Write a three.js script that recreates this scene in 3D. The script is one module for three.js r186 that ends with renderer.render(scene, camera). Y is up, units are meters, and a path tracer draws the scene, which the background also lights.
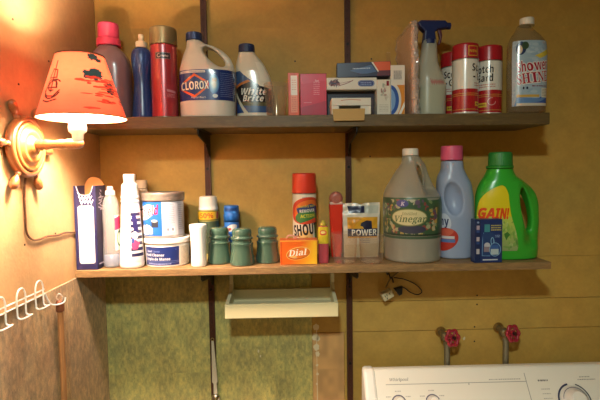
import * as THREE from 'three';
import { RoundedBoxGeometry } from 'three/addons/geometries/RoundedBoxGeometry.js';
import { MarchingCubes } from 'three/addons/objects/MarchingCubes.js';
import { mergeGeometries, mergeVertices, toCreasedNormals } from 'three/addons/utils/BufferGeometryUtils.js';
import { RectAreaLightUniformsLib } from 'three/addons/lights/RectAreaLightUniformsLib.js';
RectAreaLightUniformsLib.init();

// ------------------------------------------------------------------ camera, light, exposure
const scene = new THREE.Scene();
const camera = new THREE.PerspectiveCamera(46.84, 1.5, 0.02, 30);
camera.position.set(0.5422, 1.5812, 1.3456);
camera.rotation.order = 'YXZ';
camera.rotation.set(-0.0559, -0.0235, -0.0136);
const renderer = new THREE.WebGLRenderer({ antialias: true });
renderer.toneMapping = THREE.LinearToneMapping;
renderer.toneMappingExposure = 1.0;
renderer.shadowMap.enabled = true;
scene.background = new THREE.Color(0x000000);
const CEILING = { at: [0.42, 2.27, 1.6], side: 0.13, color: new THREE.Color(0.86, 1.0, 0.93), intensity: 495 };
const SCONCE_BULB = { color: new THREE.Color(1.0, 0.74, 0.58), intensity: 3.3 };

// ------------------------------------------------------------------ helpers
function rng(seed) { let a = seed >>> 0; return () => { a = (a + 0x6D2B79F5) | 0; let t = Math.imul(a ^ (a >>> 15), 1 | a); t = (t + Math.imul(t ^ (t >>> 7), 61 | t)) ^ t; return ((t ^ (t >>> 14)) >>> 0) / 4294967296; }; }
const V = (x, y, z) => new THREE.Vector3(x, y, z);
const lerp = (a, b, t) => a + (b - a) * t, clamp = (x, a, b) => Math.min(b, Math.max(a, x));
const smooth = (a, b, x) => { const t = clamp((x - a) / (b - a), 0, 1); return t * t * (3 - 2 * t); };
const taken = {};
function numbered(n) { taken[n] = (taken[n] || 0) + 1; return taken[n] === 1 ? n : n + '_' + String(taken[n] - 1).padStart(3, '0'); }
function tag(o, label, category, group) { o.userData.label = label; o.userData.category = category; if (group) o.userData.group = group; return o; }
function thing(name, label, category, pos = [0, 0, 0], turn = 0, group) {
  const g = new THREE.Group(); g.name = numbered(name); g.position.set(...pos); g.rotation.y = turn; scene.add(g);
  return tag(g, label, category, group);
}
function part(parent, name, geo, m, pos, rot) {
  const o = new THREE.Mesh(geo, m); o.name = name; o.castShadow = o.receiveShadow = true;
  if (pos) o.position.set(...pos);
  if (rot) o.rotation.set(...rot);
  parent.add(o); return o;
}
function structure(name, geo, m, pos) { const o = part(scene, name, geo, m, pos); o.userData.kind = 'structure'; return o; }
const matCache = {};
function mat(color, roughness = 0.6, more = {}) {
  const key = Object.values(more).some(v => v && v.isTexture) ? null : color + '|' + roughness + '|' + JSON.stringify(more);
  if (key && matCache[key]) return matCache[key];
  const m = new THREE.MeshPhysicalMaterial({ color, roughness, ...more });
  if (key) matCache[key] = m;
  return m;
}
const milky = (color, t = 0.35, r = 0.4) => mat(color, r, { transmission: t, thickness: 0, ior: 1.45 });
const clear = (color = '#ffffff', t = 0.92, r = 0.08) => mat(color, r, { transmission: t, thickness: 0, ior: 1.3 });
const rbox = (w, h, d, r = 0.0012, s = 2) => new RoundedBoxGeometry(w, h, d, s, Math.min(r, w / 2.01, h / 2.01, d / 2.01));
const at = (g, x, y, z) => { g.translate(x, y, z); return g; };
function lathe(pts, seg = 40) { return new THREE.LatheGeometry(pts.map(p => new THREE.Vector2(Math.max(p[0], 1e-5), p[1])), seg); }
function curve(pts, n = 40) { // smooth lathe profile through the given [r, y]
  const c = new THREE.CatmullRomCurve3(pts.map(p => V(p[0], p[1], 0)), false, 'centripetal');
  return c.getPoints(n).map(p => [Math.max(p.x, 1e-5), p.y]);
}
function tube(pts, r, seg = 40, rad = 8) { return new THREE.TubeGeometry(new THREE.CatmullRomCurve3(pts.map(p => V(...p)), false, 'centripetal'), seg, r, rad, false); }
function shapeOf(pts) { const s = new THREE.Shape(); pts.forEach((p, i) => i ? s.lineTo(...p) : s.moveTo(...p)); s.closePath(); return s; }
function extrude(pts, depth, bevel = 0, holes = []) {
  const s = shapeOf(pts); holes.forEach(h => s.holes.push(shapeOf(h)));
  return new THREE.ExtrudeGeometry(s, { depth: depth - 2 * bevel, bevelEnabled: bevel > 0, bevelSize: bevel, bevelOffset: -bevel, bevelThickness: bevel, bevelSegments: 2 }).translate(0, 0, bevel);
}
function canvasTex(w, h, draw, srgb = true) {
  const c = document.createElement('canvas'); c.width = w; c.height = h;
  const g = c.getContext('2d'); draw(g, w, h);
  const t = new THREE.CanvasTexture(c); if (srgb) t.colorSpace = THREE.SRGBColorSpace;
  t.magFilter = THREE.LinearFilter; return t;
}
function print(w, h, draw, rough = 0.35, more = {}) { return mat('#ffffff', rough, { map: canvasTex(w, h, draw), ...more }); }
function text(g, s, x, y, font, fill, o = {}) {
  g.save(); g.translate(x, y); if (o.rot) g.rotate(o.rot); if (o.sx) g.scale(o.sx, 1);
  g.font = font; g.textAlign = o.align || 'center'; g.textBaseline = 'middle';
  if (o.stroke) { g.strokeStyle = o.stroke; g.lineWidth = o.lw || 6; g.lineJoin = 'round'; g.strokeText(s, 0, 0); }
  g.fillStyle = fill; g.fillText(s, 0, 0); g.restore();
}
function rect(g, c, x, y, w, h) { g.fillStyle = c; g.fillRect(x, y, w, h); }
function poly(g, c, pts) { g.fillStyle = c; g.beginPath(); pts.forEach((p, i) => i ? g.lineTo(...p) : g.moveTo(...p)); g.closePath(); g.fill(); }
function oval(g, c, x, y, rx, ry, rot = 0) { g.fillStyle = c; g.beginPath(); g.ellipse(x, y, rx, ry, rot, 0, 7); g.fill(); }
function lines(g, c, x, y, w, n, step, lw, seed = 1) { // rows of small print too fine to read
  const r = rng(seed); g.fillStyle = c;
  for (let i = 0; i < n; i++) { let p = x; while (p < x + w) { const l = 4 + r() * 12; g.fillRect(p, y + i * step, Math.min(l, x + w - p), lw); p += l + 4; } }
}
// value noise
function noise2(seed) {
  const r = rng(seed), N = 256, t = new Float32Array(N * N); for (let i = 0; i < N * N; i++) t[i] = r();
  return (x, y) => { const xi = Math.floor(x), yi = Math.floor(y), fx = x - xi, fy = y - yi, u = fx * fx * (3 - 2 * fx), v = fy * fy * (3 - 2 * fy);
    const g = (a, b) => t[((b % N + N) % N) * N + ((a % N + N) % N)];
    return lerp(lerp(g(xi, yi), g(xi + 1, yi), u), lerp(g(xi, yi + 1), g(xi + 1, yi + 1), u), v); };
}
function dataTex(n, fn, srgb = true) {
  const d = new Uint8Array(n * n * 4);
  for (let y = 0; y < n; y++) for (let x = 0; x < n; x++) { const c = fn(x, y), i = (y * n + x) * 4; d[i] = clamp(c[0], 0, 255); d[i + 1] = clamp(c[1], 0, 255); d[i + 2] = clamp(c[2], 0, 255); d[i + 3] = 255; }
  const t = new THREE.DataTexture(d, n, n); if (srgb) t.colorSpace = THREE.SRGBColorSpace;
  t.magFilter = THREE.LinearFilter; t.minFilter = THREE.LinearMipmapLinearFilter; t.wrapS = t.wrapT = THREE.RepeatWrapping; t.needsUpdate = true; return t;
}
// uv in metres from position, by the facing of each face
function metreUV(g, scale = 1) {
  g = g.index ? g.toNonIndexed() : g; const p = g.attributes.position, n = g.attributes.normal, uv = new Float32Array(p.count * 2);
  for (let i = 0; i < p.count; i++) { const ax = Math.abs(n.getX(i)), ay = Math.abs(n.getY(i)), az = Math.abs(n.getZ(i));
    const [a, b] = az >= ax && az >= ay ? [p.getX(i), p.getY(i)] : ax >= ay ? [p.getZ(i), p.getY(i)] : [p.getX(i), p.getZ(i)];
    uv[2 * i] = a * scale; uv[2 * i + 1] = b * scale; }
  g.setAttribute('uv', new THREE.BufferAttribute(uv, 2)); return g;
}
// smooth interpolation of [[key, value]...]
function track(rows) {
  const n = rows.length, m = rows.map((r, i) => i === 0 || i === n - 1 ? 0 : (() => { const a = (r[1] - rows[i - 1][1]) / (r[0] - rows[i - 1][0]), b = (rows[i + 1][1] - r[1]) / (rows[i + 1][0] - r[0]); return a * b <= 0 ? 0 : 2 * a * b / (a + b); })());
  return k => { if (k <= rows[0][0]) return rows[0][1]; if (k >= rows[n - 1][0]) return rows[n - 1][1];
    let i = 0; while (k > rows[i + 1][0]) i++; const h = rows[i + 1][0] - rows[i][0], t = (k - rows[i][0]) / h, t2 = t * t, t3 = t2 * t;
    return rows[i][1] * (2 * t3 - 3 * t2 + 1) + h * m[i] * (t3 - 2 * t2 + t) + rows[i + 1][1] * (-2 * t3 + 3 * t2) + h * m[i + 1] * (t3 - t2); };
}
// a bottle body with an oval or squarish section: {H, xl, xr, rz: rows of [y, value], n}
class Body {
  constructor(o) { this.H = o.H; this.l = track(o.xl); this.r = track(o.xr); this.z = track(o.rz); this.n = o.n || 2; this.foot = o.foot ?? 0.005; }
  at(y, th) {
    const l = this.l(y), r = this.r(y), k = this.foot <= 0 ? 1 : Math.min(1, 0.86 + 0.14 * Math.sqrt(clamp(y / this.foot, 0, 1))), cx = (l + r) / 2, a = (r - l) / 2 * k, b = this.z(y) * k, e = 2 / this.n;
    const s = Math.sin(th), c = Math.cos(th);
    return [cx + a * Math.sign(s) * Math.abs(s) ** e, y, b * Math.sign(c) * Math.abs(c) ** e];
  }
  surface(y0, y1, t0, t1, ny, nt, off = 0) {
    const p = [], uv = [], ix = [];
    for (let j = 0; j <= ny; j++) for (let i = 0; i <= nt; i++) {
      const y = lerp(y0, y1, j / ny), th = lerp(t0, t1, i / nt), q = this.at(y, th);
      if (off) { const a = this.at(y, th + 0.02), b = this.at(y, th - 0.02), c = this.at(y + 0.001, th), d = this.at(y - 0.001, th);
        const nn = V(a[0] - b[0], a[1] - b[1], a[2] - b[2]).cross(V(c[0] - d[0], c[1] - d[1], c[2] - d[2])).normalize(); q[0] -= -nn.x * off; q[1] += nn.y * off; q[2] += nn.z * off; }
      p.push(...q); uv.push(i / nt, j / ny);
    }
    for (let j = 0; j < ny; j++) for (let i = 0; i < nt; i++) { const a = j * (nt + 1) + i, b = a + 1, c = a + nt + 1, d = c + 1; ix.push(a, b, d, a, d, c); }
    const g = new THREE.BufferGeometry(); g.setAttribute('position', new THREE.Float32BufferAttribute(p, 3)); g.setAttribute('uv', new THREE.Float32BufferAttribute(uv, 2)); g.setIndex(ix); g.computeVertexNormals(); return g;
  }
  shell(ny = 48, nt = 48, y0 = 0, y1 = this.H) {
    const p = [], ix = [], w = nt;
    const ys = []; for (let j = 0; j <= ny; j++) ys.push(lerp(y0, y1, j / ny)); if (y0 === 0) ys.splice(1, 0, 0.0006, 0.0018, 0.0034);
    ys.forEach(y => { for (let i = 0; i < nt; i++) p.push(...this.at(y, i / nt * Math.PI * 2)); });
    const rows = ys.length;
    for (let j = 0; j < rows - 1; j++) for (let i = 0; i < nt; i++) { const a = j * w + i, b = j * w + (i + 1) % nt, c = a + w, d = b + w; ix.push(a, b, d, a, d, c); }
    const cap = (j, y, flip) => { const k = p.length / 3; p.push((this.l(y) + this.r(y)) / 2, y, 0); for (let i = 0; i < nt; i++) { const a = j * w + i, b = j * w + (i + 1) % nt; flip ? ix.push(k, a, b) : ix.push(k, b, a); } };
    cap(0, ys[0], false); cap(rows - 1, ys[rows - 1], true);
    const g = new THREE.BufferGeometry(); g.setAttribute('position', new THREE.Float32BufferAttribute(p, 3)); g.setIndex(ix); g.computeVertexNormals(); return g;
  }
}
// a blow-moulded jug: a Body turned into a field, with a hole or hollow for the grip
function jug(o) {
  const b = new Body(o), L = Math.min(...o.xl.map(r => r[1])) - 0.008, R = Math.max(...o.xr.map(r => r[1])) + 0.008, Z = Math.max(...o.rz.map(r => r[1])) + 0.008;
  const f = (x, y, z) => {
    const l = b.l(y), r = b.r(y), cx = (l + r) / 2, a = (r - l) / 2; let c = b.z(y);
    if (o.thin) { const s = smooth(o.thin.x0, o.thin.x1, x - (o.thin.k || 0) * y) * smooth(o.thin.y0, o.thin.y0 + 0.03, y) * (1 - smooth(o.thin.y1 - 0.02, o.thin.y1 + 0.01, y)); c = lerp(c, o.thin.r, s); }
    const n = b.n, q = ((Math.abs((x - cx) / a)) ** n + (Math.abs(z / c)) ** n) ** (1 / n); let d = (q - 1) * Math.min(a, c);
    const k0 = 0.006, cut = (u, v, k) => { const h = clamp(0.5 - 0.5 * (v - u) / k, 0, 1); return lerp(v, u, h) + k * h * (1 - h); };
    d = cut(d, -y, k0); d = cut(d, y - o.H, 0.003);
    if (o.hole) { const h = o.hole, cs = Math.cos(h.rot || 0), sn = Math.sin(h.rot || 0), px = x - h.x, py = y - h.y, u = (px * cs + py * sn) / h.a, v = (-px * sn + py * cs) / h.b, w = h.depth ? (z - h.z) / h.depth : 0;
      d = cut(d, -(Math.sqrt(u * u + v * v + w * w) - 1) * Math.min(h.a, h.b), o.hole.k || 0.006); }
    return d;
  };
  const N = 68, mc = new MarchingCubes(N, new THREE.MeshBasicMaterial(), false, false, 90000); mc.isolation = 0;
  const cx = (L + R) / 2, hx = (R - L) / 2 * 1.06, cy = o.H / 2, hy = o.H / 2 * 1.1, hz = Z * 1.06, hs = N / 2;
  for (let k = 0; k < N; k++) for (let j = 0; j < N; j++) for (let i = 0; i < N; i++) mc.field[i + j * N + k * N * N] = -f(cx + hx * (i - hs) / hs, cy + hy * (j - hs) / hs, hz * (k - hs) / hs);
  mc.update();
  const pos = new Float32Array(mc.count * 3); for (let i = 0; i < mc.count; i++) { pos[3 * i] = cx + hx * mc.positionArray[3 * i]; pos[3 * i + 1] = cy + hy * mc.positionArray[3 * i + 1]; pos[3 * i + 2] = hz * mc.positionArray[3 * i + 2]; }
  let g = new THREE.BufferGeometry(); g.setAttribute('position', new THREE.BufferAttribute(pos, 3)); g = mergeVertices(g, 1e-5); g.computeVertexNormals();
  { let s = 0; const P = g.attributes.position, Nn = g.attributes.normal; for (let i = 0; i < P.count; i += 7) { const e = 0.002, x = P.getX(i), y = P.getY(i), z = P.getZ(i); s += f(x + e * Nn.getX(i), y + e * Nn.getY(i), z + e * Nn.getZ(i)) - f(x, y, z); }
    if (s < 0) { const ix = g.index.array; for (let i = 0; i < ix.length; i += 3) { const t = ix[i]; ix[i] = ix[i + 1]; ix[i + 1] = t; } g.computeVertexNormals(); } }
  const label = (y0, y1, t0, t1, ny = 16, nt = 32, off = 0.0007) => {
    const p = [], uv = [], ix = [];
    for (let j = 0; j <= ny; j++) for (let i = 0; i <= nt; i++) { const y = lerp(y0, y1, j / ny), th = lerp(t0, t1, i / nt), x0 = (b.l(y) + b.r(y)) / 2, s = Math.sin(th), c = Math.cos(th);
      let lo = 0, hi = 0.2; for (let k = 0; k < 26; k++) { const m = (lo + hi) / 2; f(x0 + s * m, y, c * m) < 0 ? lo = m : hi = m; }
      p.push(x0 + s * (lo + off), y, c * (lo + off)); uv.push(i / nt, j / ny); }
    for (let j = 0; j < ny; j++) for (let i = 0; i < nt; i++) { const a = j * (nt + 1) + i, bb = a + 1, c = a + nt + 1, d = c + 1; ix.push(a, bb, d, a, d, c); }
    const q = new THREE.BufferGeometry(); q.setAttribute('position', new THREE.Float32BufferAttribute(p, 3)); q.setAttribute('uv', new THREE.Float32BufferAttribute(uv, 2)); q.setIndex(ix); q.computeVertexNormals(); return q;
  };
  return { geo: g, label, body: b };
}
// a strip of paper wrapped round a can, theta 0 facing the room
function wrap(r, y0, y1, t0, t1, seg = 36) { return new Body({ H: 1, xl: [[-1, -r], [1, -r]], xr: [[-1, r], [1, r]], rz: [[-1, r], [1, r]], foot: -1 }).surface(y0, y1, t0, t1, 4, seg); }
function ribbedCap(r0, r1, h, ribs = 40) { // screw cap with fluted side
  const g = lathe([[0, 0], [r0, 0], [r0, h * 0.08], [lerp(r0, r1, 0.9), h * 0.88], [r1 * 0.93, h * 0.98], [r1 * 0.86, h], [0, h]], ribs * 3), p = g.attributes.position;
  for (let i = 0; i < p.count; i++) { const x = p.getX(i), z = p.getZ(i), y = p.getY(i), r = Math.hypot(x, z); if (r > r1 * 0.9 && y > h * 0.05 && y < h * 0.9) { const k = 1 - 0.02 * (0.5 + 0.5 * Math.cos(Math.atan2(x, z) * ribs)); p.setX(i, x * k); p.setZ(i, z * k); } }
  g.computeVertexNormals(); return g;
}
// carton: rounded box whose printed faces are thin sheets on it
function carton(g, w, h, d, m, front, side) {
  const body = part(g, 'carton', at(rbox(w, h, d, 0.0012), 0, h / 2, 0), m);
  if (front) part(g, 'front_panel', new THREE.PlaneGeometry(w - 0.002, h - 0.002), front, [0, h / 2, d / 2 + 0.0003]);
  if (side) part(g, 'side_panel', new THREE.PlaneGeometry(d - 0.002, h - 0.002), side[0], [side[1] * (w / 2 + 0.0003), h / 2, 0], [0, side[1] * Math.PI / 2, 0]);
  return body;
}

// ------------------------------------------------------------------ surface materials
const nA = noise2(11), nB = noise2(23), nC = noise2(37);
const paintTex = dataTex(1024, (x, y) => { // 1 m of old ochre paint over plaster
  const s = 256 / 1024, n = nA(x * s / 8, y * s / 8) * 0.5 + nB(x * s / 2, y * s / 2) * 0.3 + nC(x * s, y * s) * 0.2;
  const b = nB(x * s / 32 + 50, y * s / 32), k = 0.93 + 0.12 * n, w = 0.05 * (b - 0.5);
  return [191 * k * (1 + w), 152.5 * k, 72 * k * (1 - w)];
});
const bumpTex = dataTex(512, (x, y) => { const s = 0.5, n = 255 * (nA(x * s / 4, y * s / 4) * 0.6 + nB(x * s, y * s) * 0.4); return [n, n, n]; }, false);
const PEACH = mat('#ffffff', 0.62, { map: dataTex(512, (x, y) => { const s = 0.5, n = nA(x * s / 8 + 7, y * s / 8) * 0.5 + nB(x * s / 2, y * s / 2) * 0.3 + nC(x * s, y * s) * 0.2, k = 0.93 + 0.12 * n; return [192 * k, 153 * k, 104 * k]; }), bumpMap: bumpTex, bumpScale: 0.0006 });
const PAINT = mat('#ffffff', 0.62, { map: paintTex, bumpMap: bumpTex, bumpScale: 0.0006 });
const boardTex = (r, g, b, seed) => { const n1 = noise2(seed), n2 = noise2(seed + 1), n3 = noise2(seed + 2); return dataTex(1024, (x, y) => { // 0.5 m of marbled wall board with fine upright flecks
  const s = 256 / 1024, a = n1(x * s * 2, y * s / 2), c = n2(x * s / 3, y * s / 6), d = n3(x * s * 2, y * s / 1.3), e = n1(x * s / 16 + 9, y * s / 24);
  let k = 0.8 + 0.13 * (a - 0.5) + 0.16 * (c - 0.5) + 0.1 * (e - 0.5); if (d > 0.88) k *= 1.14; if (d < 0.08) k *= 0.66;
  return [r * k + 10 * (c - 0.5), g * k + 4 * (e - 0.5), b * k - 8 * (c - 0.5)];
}); };
const BOARD = mat('#ffffff', 0.5, { map: boardTex(222, 210, 126, 41) }), TANBOARD = mat('#ffffff', 0.5, { map: boardTex(222, 188, 146, 47) });
const woodTex = (r, g, b, seed) => { const n1 = noise2(seed), n2 = noise2(seed + 1); return dataTex(512, (x, y) => {
  const w = n1(x / 64, y / 12) * 5, k = 0.74 + 0.2 * (0.5 + 0.5 * Math.sin(y * 0.23 + w * 3)) * n2(x / 40, y / 6) + 0.14 * n2(x / 10, y / 1.5) + 0.06 * n1(x / 3, y);
  return [r * k, g * k, b * k]; }); };
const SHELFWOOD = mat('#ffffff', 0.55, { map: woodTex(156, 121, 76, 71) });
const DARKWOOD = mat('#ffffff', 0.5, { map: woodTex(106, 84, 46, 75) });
const TURNED = mat('#ffffff', 0.35, { map: woodTex(170, 100, 52, 81), clearcoat: 0.5, clearcoatRoughness: 0.25 });
const BROWNSTEEL = mat('#4a2616', 0.5, { metalness: 0.25 }), BLACKSTEEL = mat('#17130f', 0.4, { metalness: 0.4 });
const WHITE = mat('#ece8dc', 0.4), WHITEGLOSS = mat('#efeadf', 0.18), CREAM = mat('#e2d7b8', 0.5);
const STEEL = mat('#b8b6ae', 0.3, { metalness: 0.9 }), BRASS = mat('#a88a52', 0.35, { metalness: 0.85 });

// ------------------------------------------------------------------ the room
const RW = 2.5, RD = 3.0, RH = 2.42, T = 0.1, BOARDTOP = 1.328;
{
  const wall = part(scene, 'wall_back', at(new THREE.BoxGeometry(RW + 2 * T, RH, T), RW / 2, RH / 2, -T / 2 - 0.006), mat('#5c4a26', 0.8)); wall.userData.kind = 'structure';
  const panel = (x0, x1, y0, y1, m = PAINT, z = 0) => part(wall, 'wall_panel', metreUV(at(rbox(x1 - x0, y1 - y0, 0.008, 0.0012), (x0 + x1) / 2, (y0 + y1) / 2, z - 0.004)), m);
  panel(0, RW, BOARDTOP, RH); panel(0.724, RW, 1.2015, BOARDTOP - 0.0004); panel(0.6045, RW, 1.1108, 1.2001); panel(0.7, RW, 0.0, 1.1094);
  panel(0.6045, 0.7235, 1.2015, BOARDTOP - 0.0004);
  panel(0.6045, 0.6995, 0, 1.1094, mat('#ffffff', 0.7, { map: dataTex(256, (x, y) => { const k = 0.9 + 0.16 * nB(x / 4, y / 6); return [203 * k, 158 * k, 100 * k]; }) }));
  const gb = part(wall, 'marbled_board', metreUV(at(rbox(0.604, BOARDTOP, 0.010, 0.001), 0.302, BOARDTOP / 2, 0), 2), BOARD, [0, 0, -0.001]);
  gb.userData.label = 'green marbled wall board';
  // plaster blobs where the marbled board ends
  const rr = rng(5); const spots = [[0.616, 1.128, 0.009], [0.615, 1.097, 0.011], [0.622, 1.093, 0.007], [0.6165, 1.066, 0.009], [0.62, 1.046, 0.007], [0.618, 1.012, 0.004], [0.619, 0.985, 0.004], [0.617, 0.955, 0.003]];
  for (const [x, y, r] of spots) { const n = 12, pts = []; for (let i = 0; i < n; i++) { const a = i / n * 6.283, q = r * (0.75 + 0.4 * rr()); pts.push([x + q * Math.cos(a), y + q * 1.15 * Math.sin(a)]); } part(wall, 'plaster_patch', extrude(pts, 0.0008), mat('#d9c9a2', 0.8)); }
  part(wall, 'plaster_patch', extrude([[0.6165, 0.9], [0.6195, 0.9], [0.6185, 1.0], [0.6185, 1.128], [0.6165, 1.128], [0.617, 1.0]], 0.0006), mat('#d9c9a2', 0.8));
  const screw = new THREE.CylinderGeometry(0.0022, 0.0026, 0.0016, 10).rotateX(Math.PI / 2);
  for (const [x, y] of [[1.098, 1.213], [1.098, 1.186], [1.091, 1.118], [1.091, 1.074], [0.565, 1.905], [0.785, 1.91], [0.78, 1.63]]) part(wall, 'screw_head', screw, mat('#3a2a18', 0.5), [x, y, 0.0006]);
  for (const [x, y, r] of [[1.06, 1.083, 0.006], [0.445, 1.06, 0.005], [0.45, 1.045, 0.004]]) { const pts = []; for (let i = 0; i < 9; i++) { const a = i / 9 * 6.283, q = r * (0.6 + 0.6 * rr()); pts.push([x + q * 0.6 * Math.cos(a), y + q * Math.sin(a)]); } part(wall, 'chip', extrude(pts, 0.0008).translate(0, 0, x < 0.6 ? 0.004 : 0), mat('#cfc6a4', 0.8)); }
}
{
  const wall = part(scene, 'wall_left', at(new THREE.BoxGeometry(T, RH, RD), -T / 2 - 0.006, RH / 2, RD / 2), mat('#5c4a26', 0.8)); wall.userData.kind = 'structure';
  part(wall, 'wall_panel', metreUV(at(rbox(0.008, RH - BOARDTOP, RD, 0.001), -0.004, (RH + BOARDTOP) / 2, RD / 2)), PEACH);
  part(wall, 'marbled_board', metreUV(at(rbox(0.010, BOARDTOP, 0.232, 0.001), -0.001, BOARDTOP / 2, 0.116), 2), TANBOARD);
  part(wall, 'marbled_board', metreUV(at(rbox(0.010, BOARDTOP, RD - 0.2335, 0.001), -0.001, BOARDTOP / 2, 0.2335 + (RD - 0.2335) / 2), 2), TANBOARD);
  const screw = new THREE.CylinderGeometry(0.002, 0.0024, 0.0016, 10).rotateZ(Math.PI / 2);
  for (const [y, z] of [[1.895, 0.4], [1.845, 0.267], [1.77, 0.39], [1.445, 0.395], [1.452, 0.27]]) part(wall, 'nail_head', screw, mat('#4a3018', 0.5), [0.0006, y, z]);
}
structure('wall_right', metreUV(at(new THREE.BoxGeometry(T, RH, RD), RW + T / 2, RH / 2, RD / 2)), PAINT);
structure('wall_front', metreUV(at(new THREE.BoxGeometry(RW + 2 * T, RH, T), RW / 2, RH / 2, RD + T / 2)), PAINT);
structure('floor', at(new THREE.BoxGeometry(RW + 2 * T, T, RD + 2 * T), RW / 2, -T / 2, RD / 2), mat('#5f574c', 0.7));
structure('ceiling', at(new THREE.BoxGeometry(RW + 2 * T, T, RD + 2 * T), RW / 2, RH + T / 2, RD / 2), mat('#6f634f', 0.9));

// shaded ceiling lamp behind the camera: the light that throws the shelf shadows
{
  const [x, y, z] = CEILING.at, w = CEILING.side;
  const g = thing('ceiling_lamp', 'square metal ceiling lamp shining down, behind the camera', 'lamp', [x, RH, z]);
  part(g, 'mount', lathe([[0, 0], [0.05, 0], [0.05, -0.01], [0.012, -0.02], [0.012, y + 0.05 - RH], [0, y + 0.05 - RH]].reverse()), WHITEGLOSS);
  part(g, 'housing', mergeGeometries([at(new THREE.BoxGeometry(w + 0.03, 0.006, w + 0.03), 0, y + 0.053 - RH, 0), ...[[1, 0], [-1, 0], [0, 1], [0, -1]].map(([a, b]) => at(new THREE.BoxGeometry(a ? 0.006 : w + 0.03, 0.05, b ? 0.006 : w + 0.03), a * (w / 2 + 0.012), y + 0.028 - RH, b * (w / 2 + 0.012)))]), mat('#8f8a7c', 0.4, { metalness: 0.4 }));
  part(g, 'glowing_panel', at(new THREE.BoxGeometry(w, 0.004, w), 0, y + 0.006 - RH, 0), mat('#ffffff', 0.5, { emissive: CEILING.color, emissiveIntensity: 8 }));
  const l = new THREE.RectAreaLight(CEILING.color, CEILING.intensity, w, w); l.position.set(x, y, z); l.rotation.x = -Math.PI / 2; l.castShadow = true; scene.add(l);
}

// ------------------------------------------------------------------ shelves, standards, brackets
const UB = 1.699, UTOP = 1.7285, LB = 1.328, LTOP = 1.347, SD = 0.184;
function shelf(name, label, x1, y0, y1, m) {
  const g = thing(name, label, 'shelf', [0, y0, 0]);
  const r = rng(name.length + Math.round(y0 * 100)), geo = new RoundedBoxGeometry(x1 - 0.002, y1 - y0, SD - 0.001, 3, 0.0018);
  part(g, 'board', metreUV(at(geo, (x1 + 0.002) / 2, (y1 - y0) / 2, SD / 2 + 0.0005), 2.2), m);
  return g;
}
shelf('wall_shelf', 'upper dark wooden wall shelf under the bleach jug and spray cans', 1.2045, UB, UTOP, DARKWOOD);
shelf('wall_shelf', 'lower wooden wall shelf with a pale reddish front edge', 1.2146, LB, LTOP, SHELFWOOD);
{
  const H0 = 0.905, H1 = 2.28, w = 0.0165, slot = [];
  const outline = [[-w / 2, H0], [w / 2, H0], [w / 2, H1], [-w / 2, H1]];
  for (let y = H0 + 0.014; y < H1 - 0.02; y += 0.0254) for (const k of [0]) slot.push([[-0.0016, y], [0.0016, y], [0.0016, y + 0.013], [-0.0016, y + 0.013]]);
  const face = extrude(outline, 0.0018, 0, slot).translate(0, 0, 0.0088);
  const sides = [-1, 1].map(s => at(new THREE.BoxGeometry(0.0016, H1 - H0, 0.0088), s * (w / 2 - 0.0008), (H0 + H1) / 2, 0.0044));
  const geo = mergeGeometries([face, ...[...sides, at(new THREE.BoxGeometry(w - 0.003, H1 - H0, 0.001), 0, (H0 + H1) / 2, 0.0035)].map(b => b.toNonIndexed())]);
  [[0.3165, 'brown slotted shelf standard nearer the lamp, crossing the green board'], [0.7154, 'brown slotted shelf standard nearer the washing machine']].forEach(([x, label]) => {
    const g = thing('shelf_standard', label, 'rail', [x, 0, x < 0.6 ? 0.0042 : 0.0002], 0, 'slotted shelf standards on the back wall'); g.rotation.z = x < 0.5 ? 0.004 : 0.0;
    part(g, 'channel', geo, BROWNSTEEL);
    for (const y of [1.02, 1.25, 1.6, 1.95]) part(g, 'screw', new THREE.CylinderGeometry(0.004, 0.0042, 0.0016, 12).rotateX(Math.PI / 2), BLACKSTEEL, [0, y, 0.0112]);
  });
  const arm = [[0.012, 0], [0.178, 0], [0.178, -0.012], [0.168, -0.018], [0.06, -0.034], [0.03, -0.056], [0.012, -0.066]];
  const hole = [[0.03, -0.012], [0.06, -0.012], [0.05, -0.026], [0.03, -0.036]];
  const bg = extrude(arm, 0.004, 0.0006).rotateY(-Math.PI / 2).translate(0.002, 0, 0);
  const lip = at(new THREE.BoxGeometry(0.018, 0.002, 0.16), 0, -0.001, 0.097);
  for (const [x, y, label] of [[0.3165, UB, 'black steel bracket under the upper shelf, below the bleach jug'], [0.7154, UB, 'black steel bracket under the upper shelf, below the open carton'], [0.3165, LB, 'black steel bracket under the lower shelf, over the green board'], [0.7154, LB, 'black steel bracket under the lower shelf, right of the white rack']]) {
    const g = thing('shelf_bracket', label, 'bracket', [x, y - 0.0004, 0], 0, 'shelf brackets');
    part(g, 'arm', bg, BLACKSTEEL); part(g, 'top_flange', lip, BLACKSTEEL);
  }
}

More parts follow.
